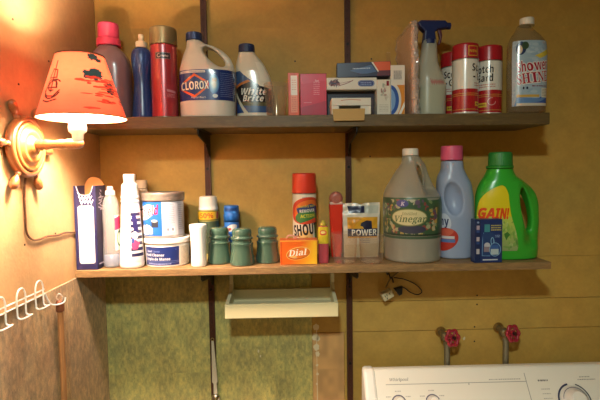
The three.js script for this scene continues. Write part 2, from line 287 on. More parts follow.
// ------------------------------------------------------------------ ship's wheel wall lamp on the left wall
{
  const g = thing('wall_lamp', "ship's wheel wall lamp with a glowing orange printed shade", 'lamp', [0, 1.644, 0.39]);
  const toX = q => q.rotateZ(-Math.PI / 2); // lathe axis to +x
  part(g, 'wheel_ring', toX(lathe(curve([[0.02, 0.0005], [0.05, 0.0005], [0.0605, 0.003], [0.063, 0.010], [0.060, 0.018], [0.054, 0.020], [0.050, 0.017]], 30), 56)), TURNED);
  part(g, 'back_plate', toX(lathe([[0, 0.016], [0.051, 0.016], [0.049, 0.021], [0.044, 0.0225], [0.042, 0.019], [0.036, 0.020], [0.034, 0.025], [0.028, 0.026], [0.026, 0.022], [0.019, 0.024], [0.017, 0.030], [0.011, 0.033], [0, 0.033]].map(p => p).reverse(), 56)), mat('#a8743c', 0.35, { metalness: 0.3 }));
  const spokeGeo = lathe(curve([[0.0001, 0.060], [0.0055, 0.060], [0.006, 0.066], [0.0042, 0.070], [0.0075, 0.077], [0.0088, 0.086], [0.0078, 0.094], [0.004, 0.0985], [0.0001, 0.0995]], 28), 16);
  for (let k = 0; k < 6; k++) { const a = k * Math.PI / 3 + 0.05; const s = part(g, 'spoke', spokeGeo, TURNED, [0.010, 0, 0]); s.rotation.x = Math.PI / 2 - a; }
  const armPts = [[0.010, 0.03], [0.012, 0.034], [0.0085, 0.037], [0.0125, 0.041], [0.0085, 0.045], [0.0115, 0.05], [0.0095, 0.058], [0.0085, 0.07], [0.0100, 0.083], [0.0085, 0.09], [0.0105, 0.094], [0.0105, 0.106], [0.0102, 0.117], [0.006, 0.125], [0.0001, 0.126]];
  part(g, 'arm', toX(lathe(armPts, 24)), TURNED, [0, 0.003, 0], [0, 0, 0.02]);
  const sx = 0.1145;
  part(g, 'socket', lathe([[0, 0.008], [0.0105, 0.008], [0.011, 0.022], [0.017, 0.027], [0.018, 0.036], [0.0165, 0.041], [0.0155, 0.062], [0.014, 0.07], [0, 0.07]], 32), WHITEGLOSS, [sx, 0.002, 0]);
  const by = 0.128;
  const bulb = part(g, 'bulb', lathe(curve([[0.0001, -0.078], [0.012, -0.078], [0.0125, -0.062], [0.016, -0.04], [0.026, -0.008], [0.025, 0.012], [0.014, 0.025], [0.0001, 0.029]], 30), 28), mat('#ffffff', 0.5, { emissive: new THREE.Color(1, 0.72, 0.42), emissiveIntensity: 3 }), [sx, by, 0]);
  const l = new THREE.PointLight(SCONCE_BULB.color, SCONCE_BULB.intensity); l.position.set(sx, 1.644 + by, 0.39); l.castShadow = true; l.shadow.radius = 1.5; scene.add(l);
  const shadePrint = canvasTex(1024, 384, (c, w, h) => {
    rect(c, '#da6448', 0, 0, w, h); const r = rng(9);
    for (let i = 0; i < 900; i++) { c.globalAlpha = 0.05; oval(c, r() < 0.5 ? '#e07048' : '#c64c26', r() * w, r() * h, 4 + 20 * r(), 3 + 8 * r()); } c.globalAlpha = 1;
    const blob = (x, y, rx, ry, col, n = 26) => { const p = []; for (let i = 0; i < n; i++) { const a = i / n * 6.283, q = 0.72 + 0.5 * r(); p.push([x + rx * q * Math.cos(a), y + ry * q * Math.sin(a)]); } poly(c, col, p); };
    const X = u => u * w; // front of the shade is the middle of the sheet
    blob(X(0.561), 142, 48, 34, '#142428'); blob(X(0.585), 128, 26, 30, '#142428'); blob(X(0.576), 26, 34, 22, '#142428'); blob(X(0.612), 44, 22, 13, '#142428'); blob(X(0.64), 215, 30, 36, '#142428'); blob(X(0.655), 196, 18, 26, '#142428');
    for (let i = 0; i < 64; i++) { const x = X(0.52 + 0.2 * r()), y = 150 + 130 * r() * (0.6 + r()); blob(x, y, 10 + 24 * r(), 2 + 5 * r(), r() < 0.5 ? '#9c2c1a' : '#7a2016', 10); }
    blob(X(0.495), 178, 24, 8, '#8e2816', 14); blob(X(0.77), 120, 40, 26, '#142428'); blob(X(0.82), 210, 24, 20, '#7a2016'); blob(X(0.2), 130, 46, 30, '#142428'); blob(X(0.13), 220, 30, 22, '#7a2016');
    c.strokeStyle = '#3c0f08'; c.lineWidth = 8; c.lineCap = 'round'; // line drawing of a small sailing ship
    const st = pts => { c.beginPath(); pts.forEach((p, i) => i ? c.lineTo(X(p[0]), p[1]) : c.moveTo(X(p[0]), p[1])); c.stroke(); };
    st([[0.365, 60], [0.366, 250]]); st([[0.35, 110], [0.38, 118]]); st([[0.35, 118], [0.34, 165], [0.385, 165], [0.38, 118]]); st([[0.345, 178], [0.335, 225], [0.395, 228], [0.385, 178], [0.345, 178]]);
    st([[0.325, 240], [0.345, 275], [0.385, 280], [0.41, 245]]); c.beginPath(); c.ellipse(X(0.375), 235, 42, 58, 0.3, 0.2, 5.2); c.stroke(); c.beginPath(); c.ellipse(X(0.37), 215, 24, 30, 0.2, 1, 6); c.stroke(); st([[0.33, 300], [0.36, 312], [0.40, 300]]);
    rect(c, '#6e3f26', 0, 0, w, 7); rect(c, '#c06a3a', 0, h - 9, w, 9);
  });
  const ST = 1.824 - 1.644, SB = 1.70 - 1.644, RT = 0.0455, RB = 0.0845, shX = 0.1255;
  const cone = (rt, rb, y0, y1) => new THREE.CylinderGeometry(rt, rb, y1 - y0, 96, 1, true).translate(0, (y0 + y1) / 2, 0).rotateY(Math.PI + 0.41);
  part(g, 'lamp_shade', cone(RT, RB, SB, ST), mat('#ffffff', 0.95, { map: shadePrint, transmission: 0.15, thickness: 0 }), [shX, 0, 0]);
  part(g, 'shade_lining', cone(RT - 0.0012, RB - 0.0012, SB + 0.0005, ST - 0.0005), mat('#f6eddc', 0.95, { transmission: 0.17, thickness: 0 }), [shX, 0, 0]);
  part(g, 'shade_rim', new THREE.TorusGeometry(RT, 0.0012, 8, 72).rotateX(Math.PI / 2), mat('#5a3320', 0.6), [shX, ST, 0]);
  part(g, 'shade_rim', new THREE.TorusGeometry(RB, 0.0012, 8, 96).rotateX(Math.PI / 2), mat('#b76a3c', 0.6), [shX, SB, 0]);
for (const k of [1, -1]) part(g, 'bulb_clip', tube([[k * RT, ST - 0.004, 0], [k * 0.029, ST - 0.012, 0], [k * 0.03, ST - 0.04, 0], [k * 0.028, by - 0.01, 0], [k * 0.024, by - 0.03, k * -0.012]], 0.0009, 20, 6), STEEL, [shX, 0, 0]);
  // flex down the wall and along to the corner of the shelf
  const Y = y => y - 1.644, Z = z => z - 0.39;
  part(g, 'power_cord', tube([[0.010, Y(1.6), Z(0.392)], [0.004, Y(1.56), Z(0.392)], [0.0035, Y(1.5), Z(0.393)], [0.0035, Y(1.467), Z(0.39)], [0.004, Y(1.452), Z(0.372)], [0.0045, Y(1.449), Z(0.345)], [0.004, Y(1.451), Z(0.31)], [0.004, Y(1.4475), Z(0.27)], [0.004, Y(1.4485), Z(0.23)], [0.0035, Y(1.443), Z(0.18)], [0.0035, Y(1.442), Z(0.10)], [0.0035, Y(1.442), Z(0.02)]], 0.0022, 90, 8), mat('#5a3418', 0.55));
}

// ------------------------------------------------------------------ coat hooks and wooden stick on the left wall
{
  const g = thing('hook_rack', 'white wire coat hook rack on the marbled board of the left wall', 'hook rack', [0.004, 1.328, 0.298]);
  for (const [y, z] of [[0.0115, 0.046], [0.001, 0.044]]) part(g, 'rail', tube([[0.004, y, z], [0.004, y + 0.001, 0.2], [0.004, y + 0.002, 0.55]], 0.0018, 20, 8), WHITE);
  for (const z of [0.072, 0.138, 0.204, 0.27, 0.336, 0.402]) {
    const a = 0.0145, top = 0.036, bot = -0.021, o = 0.022, pts = [[0.008, bot + 0.012, z - a], [0.008, top - 0.014, z - a], [0.008, top - 0.003, z - a * 0.6], [0.008, top, z], [0.008, top - 0.003, z + a * 0.6], [0.008, top - 0.014, z + a], [0.008, bot + 0.012, z + a], [0.009, bot + 0.003, z + a], [0.014, bot, z + a], [o - 0.003, bot + 0.001, z + a], [o, bot + 0.002, z + a * 0.75], [o, bot + 0.002, z - a * 0.75], [o - 0.003, bot + 0.001, z - a], [0.014, bot, z - a], [0.009, bot + 0.003, z - a], [0.008, bot + 0.013, z - a]];
    part(g, 'hook', tube(pts, 0.0017, 120, 8), WHITE);
  }
  part(g, 'end_prong', tube([[0.005, 0.001, 0.044], [0.007, -0.016, 0.036], [0.010, -0.026, 0.030], [0.02, -0.03, 0.018], [0.03, -0.026, 0.012], [0.032, -0.016, 0.010]], 0.0019, 40, 8), WHITE);
}
{
  const g = thing('broom_stick', 'slim wooden stick hanging from the end of the white hook rack', 'stick', [0.020, 0, 0.302]);
  part(g, 'shaft', lathe([[0, 0.06], [0.0065, 0.06], [0.0065, 1.275], [0.004, 1.292], [0, 1.292]], 18), mat('#ffffff', 0.5, { map: woodTex(190, 132, 78, 91) }));
  part(g, 'end_knob', lathe(curve([[0.0001, 1.276], [0.0078, 1.278], [0.0088, 1.29], [0.0078, 1.302], [0.0001, 1.305]], 16), 18), mat('#7a4427', 0.5));
  part(g, 'hanging_loop', tube([[0.004, 1.300, 0], [0.01, 1.312, 0.006], [0.006, 1.322, 0.014], [-0.002, 1.312, 0.01], [-0.002, 1.302, 0]], 0.0014, 24, 6), mat('#e6d8c8', 0.7));
  part(g, 'brush_head', rbox(0.03, 0.06, 0.2, 0.004).translate(0.002, 0.03, 0), mat('#8a5a32', 0.6));
}

// ------------------------------------------------------------------ upper shelf, left to right
const U = UTOP + 0.0003, L = LTOP + 0.0003;
{ // big dark jug with pink cap
  const g = thing('detergent_bottle', 'dark mauve detergent bottle with a tall pink cap behind the lamp shade', 'bottle', [0.074, U, 0.098]);
  const b = new Body({ H: 0.206, xl: [[0, -0.056], [0.13, -0.056], [0.165, -0.052], [0.187, -0.042], [0.198, -0.031], [0.206, -0.026]], xr: [[0, 0.056], [0.13, 0.056], [0.165, 0.052], [0.187, 0.042], [0.198, 0.031], [0.206, 0.026]], rz: [[0, 0.042], [0.15, 0.042], [0.187, 0.034], [0.206, 0.025]], n: 2.5 });
  part(g, 'body', b.shell(), mat('#7d6468', 0.25, { clearcoat: 0.3 }));
  part(g, 'cap_collar', ribbedCap(0.0305, 0.0295, 0.022, 48), mat('#e8486e', 0.4), [0, 0.206, 0]);
  part(g, 'cap', lathe([[0, 0], [0.0268, 0], [0.0262, 0.041], [0.0245, 0.045], [0, 0.045]], 40), mat('#ee5075', 0.35), [0, 0.224, 0]);
}
{
  const g = thing('squeeze_bottle', 'slim navy blue squeeze bottle with a cream nozzle cap', 'bottle', [0.162, U, 0.11]);
  part(g, 'body', lathe(curve([[0.0001, 0], [0.023, 0], [0.0265, 0.004], [0.0265, 0.02], [0.0235, 0.06], [0.0208, 0.10], [0.0225, 0.13], [0.0255, 0.155], [0.0255, 0.18], [0.02, 0.193], [0.0125, 0.198], [0.0001, 0.198]], 60), 40), mat('#233f77', 0.28));
  const cap = part(g, 'cap', ribbedCap(0.0148, 0.0142, 0.017, 24), mat('#efe0bd', 0.45), [0, 0.1985, 0]);
  part(cap, 'nozzle', lathe([[0, 0.016], [0.0068, 0.016], [0.006, 0.026], [0.0068, 0.029], [0.0062, 0.037], [0, 0.0375]], 24), mat('#efe0bd', 0.45));
}
{
  const g = thing('aerosol_can', 'tall red aerosol can with a gold cap and small black name plate', 'spray can', [0.2225, U, 0.12]);
  part(g, 'can', lathe([[0, 0.003], [0.03, 0], [0.0335, 0.002], [0.0342, 0.006], [0.0335, 0.009], [0.0335, 0.196], [0.031, 0.203], [0, 0.204]], 56), mat('#a8323c', 0.3, { metalness: 0.2, clearcoat: 0.8, clearcoatRoughness: 0.25 }));
  part(g, 'rim', new THREE.TorusGeometry(0.0335, 0.0013, 8, 48).rotateX(Math.PI / 2), STEEL, [0, 0.004, 0]);
  part(g, 'cap', lathe([[0, 0], [0.0345, 0], [0.0348, 0.002], [0.0342, 0.042], [0.033, 0.0465], [0.03, 0.048], [0, 0.048]], 56), mat('#8f7f58', 0.4, { metalness: 0.5 }), [0, 0.2, 0]);
  part(g, 'name_plate', wrap(0.0338, 0.158, 0.176, -0.4, 0.75, 20), print(256, 96, (c, w, h) => { rect(c, '#2a1a20', 0, 0, w, h); c.strokeStyle = '#d8c8c0'; c.lineWidth = 3; c.strokeRect(5, 5, w - 10, h - 10); c.lineWidth = 9; c.beginPath(); c.arc(60, 46, 24, 0.6, 5.4); c.stroke(); c.lineWidth = 6; c.beginPath(); for (let i = 0; i <= 60; i++) { const x = 82 + i * 2.3, y = 52 + 14 * Math.sin(i * 0.75) * (0.7 + 0.3 * Math.sin(i)); i ? c.lineTo(x, y) : c.moveTo(x, y); } c.stroke(); }, 0.3));
  part(g, 'label', wrap(0.0337, 0.052, 0.09, 0.25, 1.15, 16), print(128, 128, (c, w, h) => { rect(c, '#a8323c', 0, 0, w, h); poly(c, '#c98d93', [[20, 40], [128, 55], [128, 75], [24, 62]]); lines(c, '#d9a5a5', 24, 84, 96, 3, 12, 4, 7); }, 0.3));
}
{ // bleach jug
  const P = 0.00268, X = u => (u - 205.5) * P, Y = v => (122.3 - v) * P;
  const j = jug({ H: Y(41), n: 2.6,
    xl: [[0, X(179)], [Y(78), X(178.6)], [Y(68), X(180)], [Y(56), X(183)], [Y(48), X(185.5)], [Y(41), X(186)]],
    xr: [[0, X(232)], [Y(82), X(233)], [Y(72), X(232)], [Y(62), X(229)], [Y(54), X(223)], [Y(48), X(214)], [Y(44.5), X(204)], [Y(41), X(200)]],
    rz: [[0, 0.056], [Y(76), 0.056], [Y(60), 0.046], [Y(50), 0.03], [Y(41), 0.0185]],
    hole: { x: X(212.5), y: Y(59), a: 0.0145, b: 0.036, rot: 0.75, k: 0.01 }, thin: { x0: X(206), x1: X(222), y0: Y(76), y1: Y(40), r: 0.016 } });
  const g = thing('bleach_jug', 'white bleach jug with a blue cap and wide navy label', 'jug', [0.333, U, 0.108]);
  part(g, 'body', j.geo, milky('#e9e1d0', 0.2, 0.35));
  part(g, 'cap', ribbedCap(0.0218, 0.0212, 0.022, 36), mat('#22345f', 0.4), [X(193), Y(41) - 0.001, 0]);
  part(g, 'label', j.label(Y(105.5), Y(75), -1.25, 1.35, 14, 44), print(768, 320, (c, w, h) => {
    rect(c, '#1f3a7c', 0, 0, w, h); rect(c, '#18306c', 540, 0, w - 540, h);
    for (let i = 0; i < 9; i++) oval(c, ['#3f74b4', '#4d86be', '#5f98c6', '#74abcb', '#8cbcd0', '#a3c9d2', '#b9d4d2', '#c8dad0', '#d6ddc9'][i], 486, 150, 62 - i * 6, 104 - i * 10.5);
    text(c, '80', 490, 108, 'bold 54px sans-serif', '#c3b070'); oval(c, '#c7d6dc', 500, 276, 30, 20);
    rect(c, '#e6e2d2', 30, 10, 350, 22); lines(c, '#4a5a86', 40, 18, 330, 1, 0, 7, 4);
    poly(c, '#e8632c', [[60, 150], [240, 40], [420, 130], [420, 184], [244, 292], [60, 205]]); poly(c, '#1f3a7c', [[84, 160], [242, 66], [396, 142], [396, 176], [242, 266], [84, 198]]);
    text(c, 'CLOROX', 244, 166, 'bold 116px sans-serif', '#f5efe0', { sx: 0.78, rot: -0.03, stroke: '#16264e', lw: 10 });
    text(c, 'Regular Bleach', 292, 290, '28px sans-serif', '#d8d8d8'); lines(c, '#6f86b4', 560, 36, 180, 13, 20, 5, 12);
  }, 0.22, { clearcoat: 1, clearcoatRoughness: 0.2 }));
}
{ // brightener bottle
  const P = 0.00272, X = u => (u - 251) * P * 1.07, Y = v => (122.5 - v) * P;
  const b = new Body({ H: Y(52), n: 2.4, xl: [[0, X(234.5)], [Y(70), X(234)], [Y(62), X(235)], [Y(55), X(236.5)], [Y(52), X(237)]], xr: [[0, X(268)], [Y(92), X(268)], [Y(82), X(267)], [Y(70), X(263)], [Y(60), X(257.5)], [Y(54), X(253)], [Y(52), X(252)]], rz: [[0, 0.036], [Y(75), 0.035], [Y(60), 0.026], [Y(52), 0.02]] });
  const g = thing('bleach_bottle', 'white laundry brightener bottle with blue cap and dark slanted label', 'bottle', [0.4525, U, 0.078]);
  part(g, 'body', b.shell(), milky('#e4dcc8', 0.15, 0.35));
  part(g, 'cap', ribbedCap(0.0222, 0.0215, 0.024, 36), mat('#1c2a52', 0.4), [X(244.5), Y(52) - 0.001, 0]);
  part(g, 'grip_oval', b.surface(Y(84), Y(64), 0.35, 1.0, 10, 14, 0.0012), milky('#efe7d4', 0.1, 0.3));
  part(g, 'label', b.surface(Y(116), Y(73), -1.45, 1.25, 14, 30, 0.0007), print(512, 512, (c, w, h) => {
    c.clearRect(0, 0, w, h); poly(c, '#31527f', [[0, 0], [150, 0], [330, 190], [512, 230], [512, 512], [0, 512]]);
    poly(c, '#1b1a20', [[0, 120], [512, 120], [512, 420], [0, 400]].map(([x, y]) => [x, y])); poly(c, '#31527f', [[0, 0], [130, 0], [300, 110], [0, 190]]);
    poly(c, '#c8702f', [[40, 178], [240, 112], [262, 134], [60, 206]]); poly(c, '#e4dcc8', [[150, 0], [512, 0], [512, 228], [330, 188]]);
    poly(c, '#5b5638', [[120, 380], [512, 392], [512, 440], [170, 425]]); poly(c, '#23427e', [[0, 250], [150, 512], [0, 512]]); poly(c, '#cfc8b4', [[0, 214], [34, 214], [226, 512], [180, 512]]);
    text(c, 'White', 268, 254, 'italic bold 112px sans-serif', '#efe9dc', { sx: 0.82, rot: 0.02 }); text(c, 'Brite', 262, 338, 'italic bold 104px sans-serif', '#efe9dc', { sx: 0.82, rot: 0.02 });
  }, 0.25, { transparent: true, clearcoat: 1, clearcoatRoughness: 0.2 }));
}
function tumbler(name, label, pos, rb, rt, h, m) {
  const g = thing(name, label, 'cup', pos);
  part(g, 'wall', lathe([[rb * 0.2, 0.0025], [rb - 0.003, 0.0025], [rb - 0.001, 0.005], [rt - 0.0016, h], [rt, h], [rt + 0.0008, h - 0.002], [rt, h - 0.004], [rb, 0.002], [rb - 0.002, 0], [rb * 0.2, 0]], 48), m);
  part(g, 'base', new THREE.CylinderGeometry(rb * 0.9, rb * 0.9, 0.002, 40).translate(0, 0.0012, 0), m);
  return g;
}
tumbler('plastic_cup', 'clear plastic cup on the upper shelf beside the brightener bottle', [0.512, U, 0.142], 0.024, 0.031, 0.088, clear('#f8f2ea', 0.96, 0.05));
{
  const g = thing('carton', 'narrow orange and white carton beside the crimson box', 'box', [0.558, U, 0.115]);
  carton(g, 0.029, 0.12, 0.03, mat('#d2562f', 0.5), print(96, 384, (c, w, h) => { rect(c, '#dc5226', 0, 0, w, h); rect(c, '#f1e2d2', 22, 22, 60, 170); rect(c, '#e88a68', 22, 192, 60, 150); lines(c, '#c44a2a', 32, 210, 40, 8, 16, 5, 2); lines(c, '#d08a70', 32, 60, 40, 5, 20, 5, 6); }, 0.4));
}
{
  const g = thing('carton', 'crimson square carton on the upper shelf', 'box', [0.6095, U, 0.114]);
  carton(g, 0.069, 0.117, 0.032, mat('#b02440', 0.45), print(256, 384, (c, w, h) => { rect(c, '#c61f42', 0, 0, w, h); poly(c, '#cc3552', [[0, 0], [w, 0], [w, 60], [0, 90]]); lines(c, '#e08a9a', 130, 70, 60, 7, 18, 7, 3); text(c, 'for', 165, 60, 'bold 26px serif', '#eab0b8'); poly(c, '#a81f40', [[0, 384], [0, 300], [256, 240], [256, 384]]); rect(c, '#d76a80', 30, 250, 80, 8); }, 0.35));
  part(g, 'lid_seam', at(rbox(0.07, 0.0015, 0.033, 0.0005), 0, 0.1165, 0), mat('#8e1a32', 0.5));
}
{ // open carton with its tan flap hanging over the shelf edge
  const g = thing('carton', 'small open white carton with a tan flap hanging over the shelf edge', 'box', [0.701, U, 0.154]);
  const w = 0.098, h = 0.042, d = 0.060, t = 0.0012, m = mat('#d8d0bf', 0.55), inner = mat('#b08d58', 0.7);
  part(g, 'carton', mergeGeometries([at(new THREE.BoxGeometry(w, t, d), 0, t / 2, 0), at(new THREE.BoxGeometry(w, t, d), 0, h - t / 2, 0), at(new THREE.BoxGeometry(t, h, d), -w / 2 + t / 2, h / 2, 0), at(new THREE.BoxGeometry(t, h, d), w / 2 - t / 2, h / 2, 0), at(new THREE.BoxGeometry(w, h, t), 0, h / 2, -d / 2 + t / 2)]), m);
  part(g, 'front_flap', at(new THREE.BoxGeometry(w, 0.019, t), 0, h - 0.0095, d / 2 + t / 2), print(256, 64, (c, ww, hh) => { rect(c, '#d8d0bf', 0, 0, ww, hh); c.strokeStyle = '#b46a4a'; c.lineWidth = 5; c.beginPath(); c.moveTo(60, 22); c.quadraticCurveTo(120, 8, 190, 20); c.stroke(); }, 0.55));
  part(g, 'side_flap', at(new THREE.BoxGeometry(0.018, h - 0.021, t), -w / 2 + 0.009, (h - 0.021) / 2 + 0.001, d / 2), m); part(g, 'side_flap', at(new THREE.BoxGeometry(0.026, h - 0.021, t), w / 2 - 0.013, (h - 0.021) / 2 + 0.001, d / 2), m);
  part(g, 'tan_flap', extrude([[-0.041, 0.012], [0.041, 0.012], [0.038, -0.019], [-0.038, -0.019]], 0.0012), mat('#b99252', 0.65), [-0.007, 0.002, d / 2 + 0.0042], [-0.12, 0, 0.01]);
}
{
  const g = thing('carton', 'dark navy carton in shadow behind the small open carton', 'box', [0.7085, U, 0.094]);
  carton(g, 0.124, 0.0705, 0.048, mat('#1c1e30', 0.5), print(256, 144, (c, w, h) => { rect(c, '#1d2034', 0, 0, w, h); poly(c, '#3a2a30', [[170, 60], [256, 40], [256, 144], [190, 144]]); lines(c, '#565a70', 20, 30, 90, 3, 18, 6, 3); }, 0.45));
}
{
  const g = thing('carton', 'long white carton with a navy oval badge lying above the open carton', 'box', [0.7085, U + 0.071, 0.116]);
  carton(g, 0.13, 0.032, 0.052, mat('#dcd4c4', 0.5), print(512, 192, (c, w, h) => { rect(c, '#ddd5c6', 0, 0, w, h); c.scale(1, 1.25); const r = rng(3); for (let i = 0; i < 26; i++) poly(c, ['#6b2a34', '#4a2a36', '#8d5a5a', '#39435e'][i % 4], [[10 + 90 * r(), 20 + 90 * r()], [30 + 100 * r(), 10 + 60 * r()], [20 + 120 * r(), 60 + 80 * r()]]); c.strokeStyle = '#8a4a50'; c.lineWidth = 9; c.beginPath(); c.moveTo(120, 100); c.quadraticCurveTo(190, 90, 270, 30); c.stroke(); c.lineWidth = 5; c.beginPath(); c.moveTo(110, 74); c.quadraticCurveTo(180, 66, 240, 40); c.stroke();
    c.fillStyle = '#2e3f78'; c.beginPath(); c.roundRect(318, 34, 172, 82, 38); c.fill(); c.strokeStyle = '#9fb0d8'; c.lineWidth = 4; c.beginPath(); c.roundRect(326, 42, 156, 66, 30); c.stroke(); lines(c, '#9fb0d8', 346, 60, 116, 2, 22, 10, 5); rect(c, '#b9ad9c', 0, 150, w, 42); }, 0.4));
}
{
  const g = thing('carton', 'navy and orange carton lying on top of the long white carton', 'box', [0.741, U + 0.1045, 0.122], -0.06); g.rotation.z = 0.018;
  carton(g, 0.138, 0.0385, 0.045, mat('#1e284a', 0.45), print(512, 160, (c, w, h) => { rect(c, '#1c2546', 0, 0, w, h); poly(c, '#da561e', [[345, 0], [512, 0], [512, 100], [395, 100]]); poly(c, '#5e2430', [[395, 100], [512, 100], [512, 160], [380, 160]]); poly(c, '#e3dccb', [[330, 0], [346, 0], [400, 106], [392, 118]]); poly(c, '#3c5a86', [[120, 90], [330, 30], [380, 110], [250, 140]]); lines(c, '#b9c4d8', 150, 62, 170, 1, 0, 12, 8); rect(c, '#1b2444', 0, 130, 380, 30); }, 0.35));
}
{
  const g = thing('carton', 'small upright white carton with a faded print at the end of the long carton', 'box', [0.7895, U, 0.13]);
  carton(g, 0.0345, 0.0955, 0.04, mat('#dcd5c4', 0.5), print(128, 360, (c, w, h) => { rect(c, '#e2dac9', 0, 0, w, h); const r = rng(8); for (let i = 0; i < 24; i++) { c.globalAlpha = 0.5; oval(c, ['#b8a894', '#9a5a5a', '#8f9a8a', '#cbbfae'][i % 4], 40 + 60 * r(), 40 + 150 * r(), 5 + 12 * r(), 6 + 18 * r()); } c.globalAlpha = 1; rect(c, '#8a2a34', 92, 10, 26, 50); lines(c, '#b8ad98', 20, 250, 90, 5, 16, 5, 4); }, 0.25));
}
{
  const g = thing('carton', 'upright white carton with a blue and orange swirl beside the wrapped pack', 'box', [0.826, U, 0.13]);
  carton(g, 0.037, 0.133, 0.04, mat('#ded7c8', 0.5), print(128, 460, (c, w, h) => { rect(c, '#dfd8ca', 0, 0, w, h); rect(c, '#d98a32', 0, 180, w, 280); oval(c, '#dfd8ca', 0, 320, 96, 168); oval(c, '#2e56a2', -10, 320, 84, 140); oval(c, '#7ea2cf', -14, 320, 56, 108); poly(c, '#efe9dc', [[0, 470], [60, 470], [128, 330], [128, 380], [90, 460]]); rect(c, '#cfc8bb', 22, 44, 80, 90); lines(c, '#6f6c72', 26, 50, 74, 8, 10, 5, 6); }, 0.35));
}
{
  const g = thing('cardboard_strip', 'thin tan cardboard strip standing behind the swirl carton', 'cardboard', [0.832, U, 0.022]); g.rotation.x = -0.06;
  part(g, 'strip', at(rbox(0.012, 0.208, 0.003, 0.0006), 0, 0.104, 0), mat('#b28c4c', 0.75)); part(g, 'torn_edge', extrude([[-0.006, 0], [0.006, 0], [0.004, 0.004], [0.001, 0.002], [-0.003, 0.005]], 0.0028).translate(0, 0.2075, -0.0014), mat('#c4a066', 0.8));
}
{ // pack in plastic wrap, standing end-on
  const g = thing('wrapped_pack', 'flat pinkish pack in crinkled clear plastic standing end-on to the wall', 'pack', [0.867, U, 0.094]); g.rotation.z = 0.02;
  const h = 0.245, d = 0.172, w = 0.012, n = noise2(61);
  part(g, 'pack', at(new RoundedBoxGeometry(w, h - 0.006, d - 0.012, 3, 0.005), 0, h / 2, -0.002), mat('#dcb69c', 0.6));
  const sg = new THREE.BoxGeometry(w + 0.006, h, d, 3, 60, 30), p = sg.attributes.position;
  for (let i = 0; i < p.count; i++) { const x = p.getX(i), y = p.getY(i), z = p.getZ(i), e = Math.abs(z) > d / 2 - 0.012 ? 1 : 0.35; p.setX(i, x + e * 0.0045 * (n(y * 90 + 30, z * 60 + 30) + n(y * 210 + 3, z * 90) - 1) - (z > d / 2 - 0.001 ? Math.sign(x) * 0.004 : 0)); p.setZ(i, z + 0.005 * (n(y * 160 + 9, x * 200 + 40) - 0.5)); p.setY(i, y + h / 2 + (y > h / 2 - 0.001 ? 0.012 * (n(z * 70 + 5, x * 50) - 0.4) : 0)); }
  sg.computeVertexNormals();
  part(g, 'plastic_wrap', sg, mat('#f6ece4', 0.1, { transmission: 0.72, thickness: 0, ior: 1.6, clearcoat: 0.5, clearcoatRoughness: 0.1 }));
}
{ // trigger spray bottle
  const P = 0.00266, X = u => (u - 433) * P, Y = v => (121.5 - v) * P;
  const b = new Body({ H: Y(42), n: 2.5, xl: [[0, X(419)], [Y(90), X(419)], [Y(70), X(420.5)], [Y(55), X(423)], [Y(46), X(424)], [Y(42), X(424.5)]], xr: [[0, X(447)], [Y(92), X(447.5)], [Y(84), X(446)], [Y(74), X(442)], [Y(62), X(439)], [Y(48), X(438.5)], [Y(42), X(437.5)]], rz: [[0, 0.03], [Y(85), 0.03], [Y(65), 0.02], [Y(42), 0.0165]] });
  const g = thing('spray_bottle', 'milky trigger spray bottle with a navy blue head', 'spray bottle', [0.9215, U, 0.118]);
  part(g, 'body', b.shell(), milky('#f0ecd8', 0.6, 0.3));
  const lb = new Body({ H: 0.088, n: 2.5, xl: [[0, X(419.6)], [0.09, X(419.6)]], xr: [[0, X(446.4)], [0.09, X(446.8)]], rz: [[0, 0.0285], [0.09, 0.0285]] });
  part(g, 'liquid', lb.shell(12, 40, 0.002, 0.082), milky('#a9b07a', 0.35, 0.3));
  const NV = mat('#1f2c5e', 0.35), head = part(g, 'trigger_head', mergeGeometries([extrude([[-0.016, 0.0], [0.016, 0.0], [0.013, 0.022], [0.02, 0.03], [0.045, 0.034], [0.0465, 0.046], [0.04, 0.054], [-0.024, 0.055], [-0.033, 0.048], [-0.028, 0.038], [-0.014, 0.024]], 0.026, 0.004).translate(0, 0, -0.013).toNonIndexed()]), NV, [X(431), Y(42.5), 0]);
  part(head, 'trigger', extrude([[0.022, 0.03], [0.031, 0.031], [0.034, 0.015], [0.031, -0.004], [0.025, -0.012], [0.0235, -0.008], [0.027, 0.008], [0.024, 0.02]], 0.012, 0.002).translate(0, 0, -0.006), mat('#5c2a38', 0.4));
  part(head, 'nozzle', new THREE.CylinderGeometry(0.009, 0.0095, 0.012, 6).rotateZ(Math.PI / 2), NV, [0.05, 0.041, 0]);
  part(head, 'collar', ribbedCap(0.0185, 0.018, 0.014, 30), NV, [0, -0.01, 0]);
  part(g, 'faded_print', b.surface(0.082, 0.102, -0.2, 0.75, 6, 14, 0.0006), mat('#ffffff', 0.45, { transparent: true, map: canvasTex(192, 96, (c, w, h) => { c.clearRect(0, 0, w, h); c.globalAlpha = 0.8; c.strokeStyle = '#c07a72'; c.lineWidth = 12; c.beginPath(); c.moveTo(10, 60); for (let i = 0; i < 20; i++) c.lineTo(10 + i * 9, 48 + (i % 2 ? 22 : -14)); c.stroke(); }) }));
}
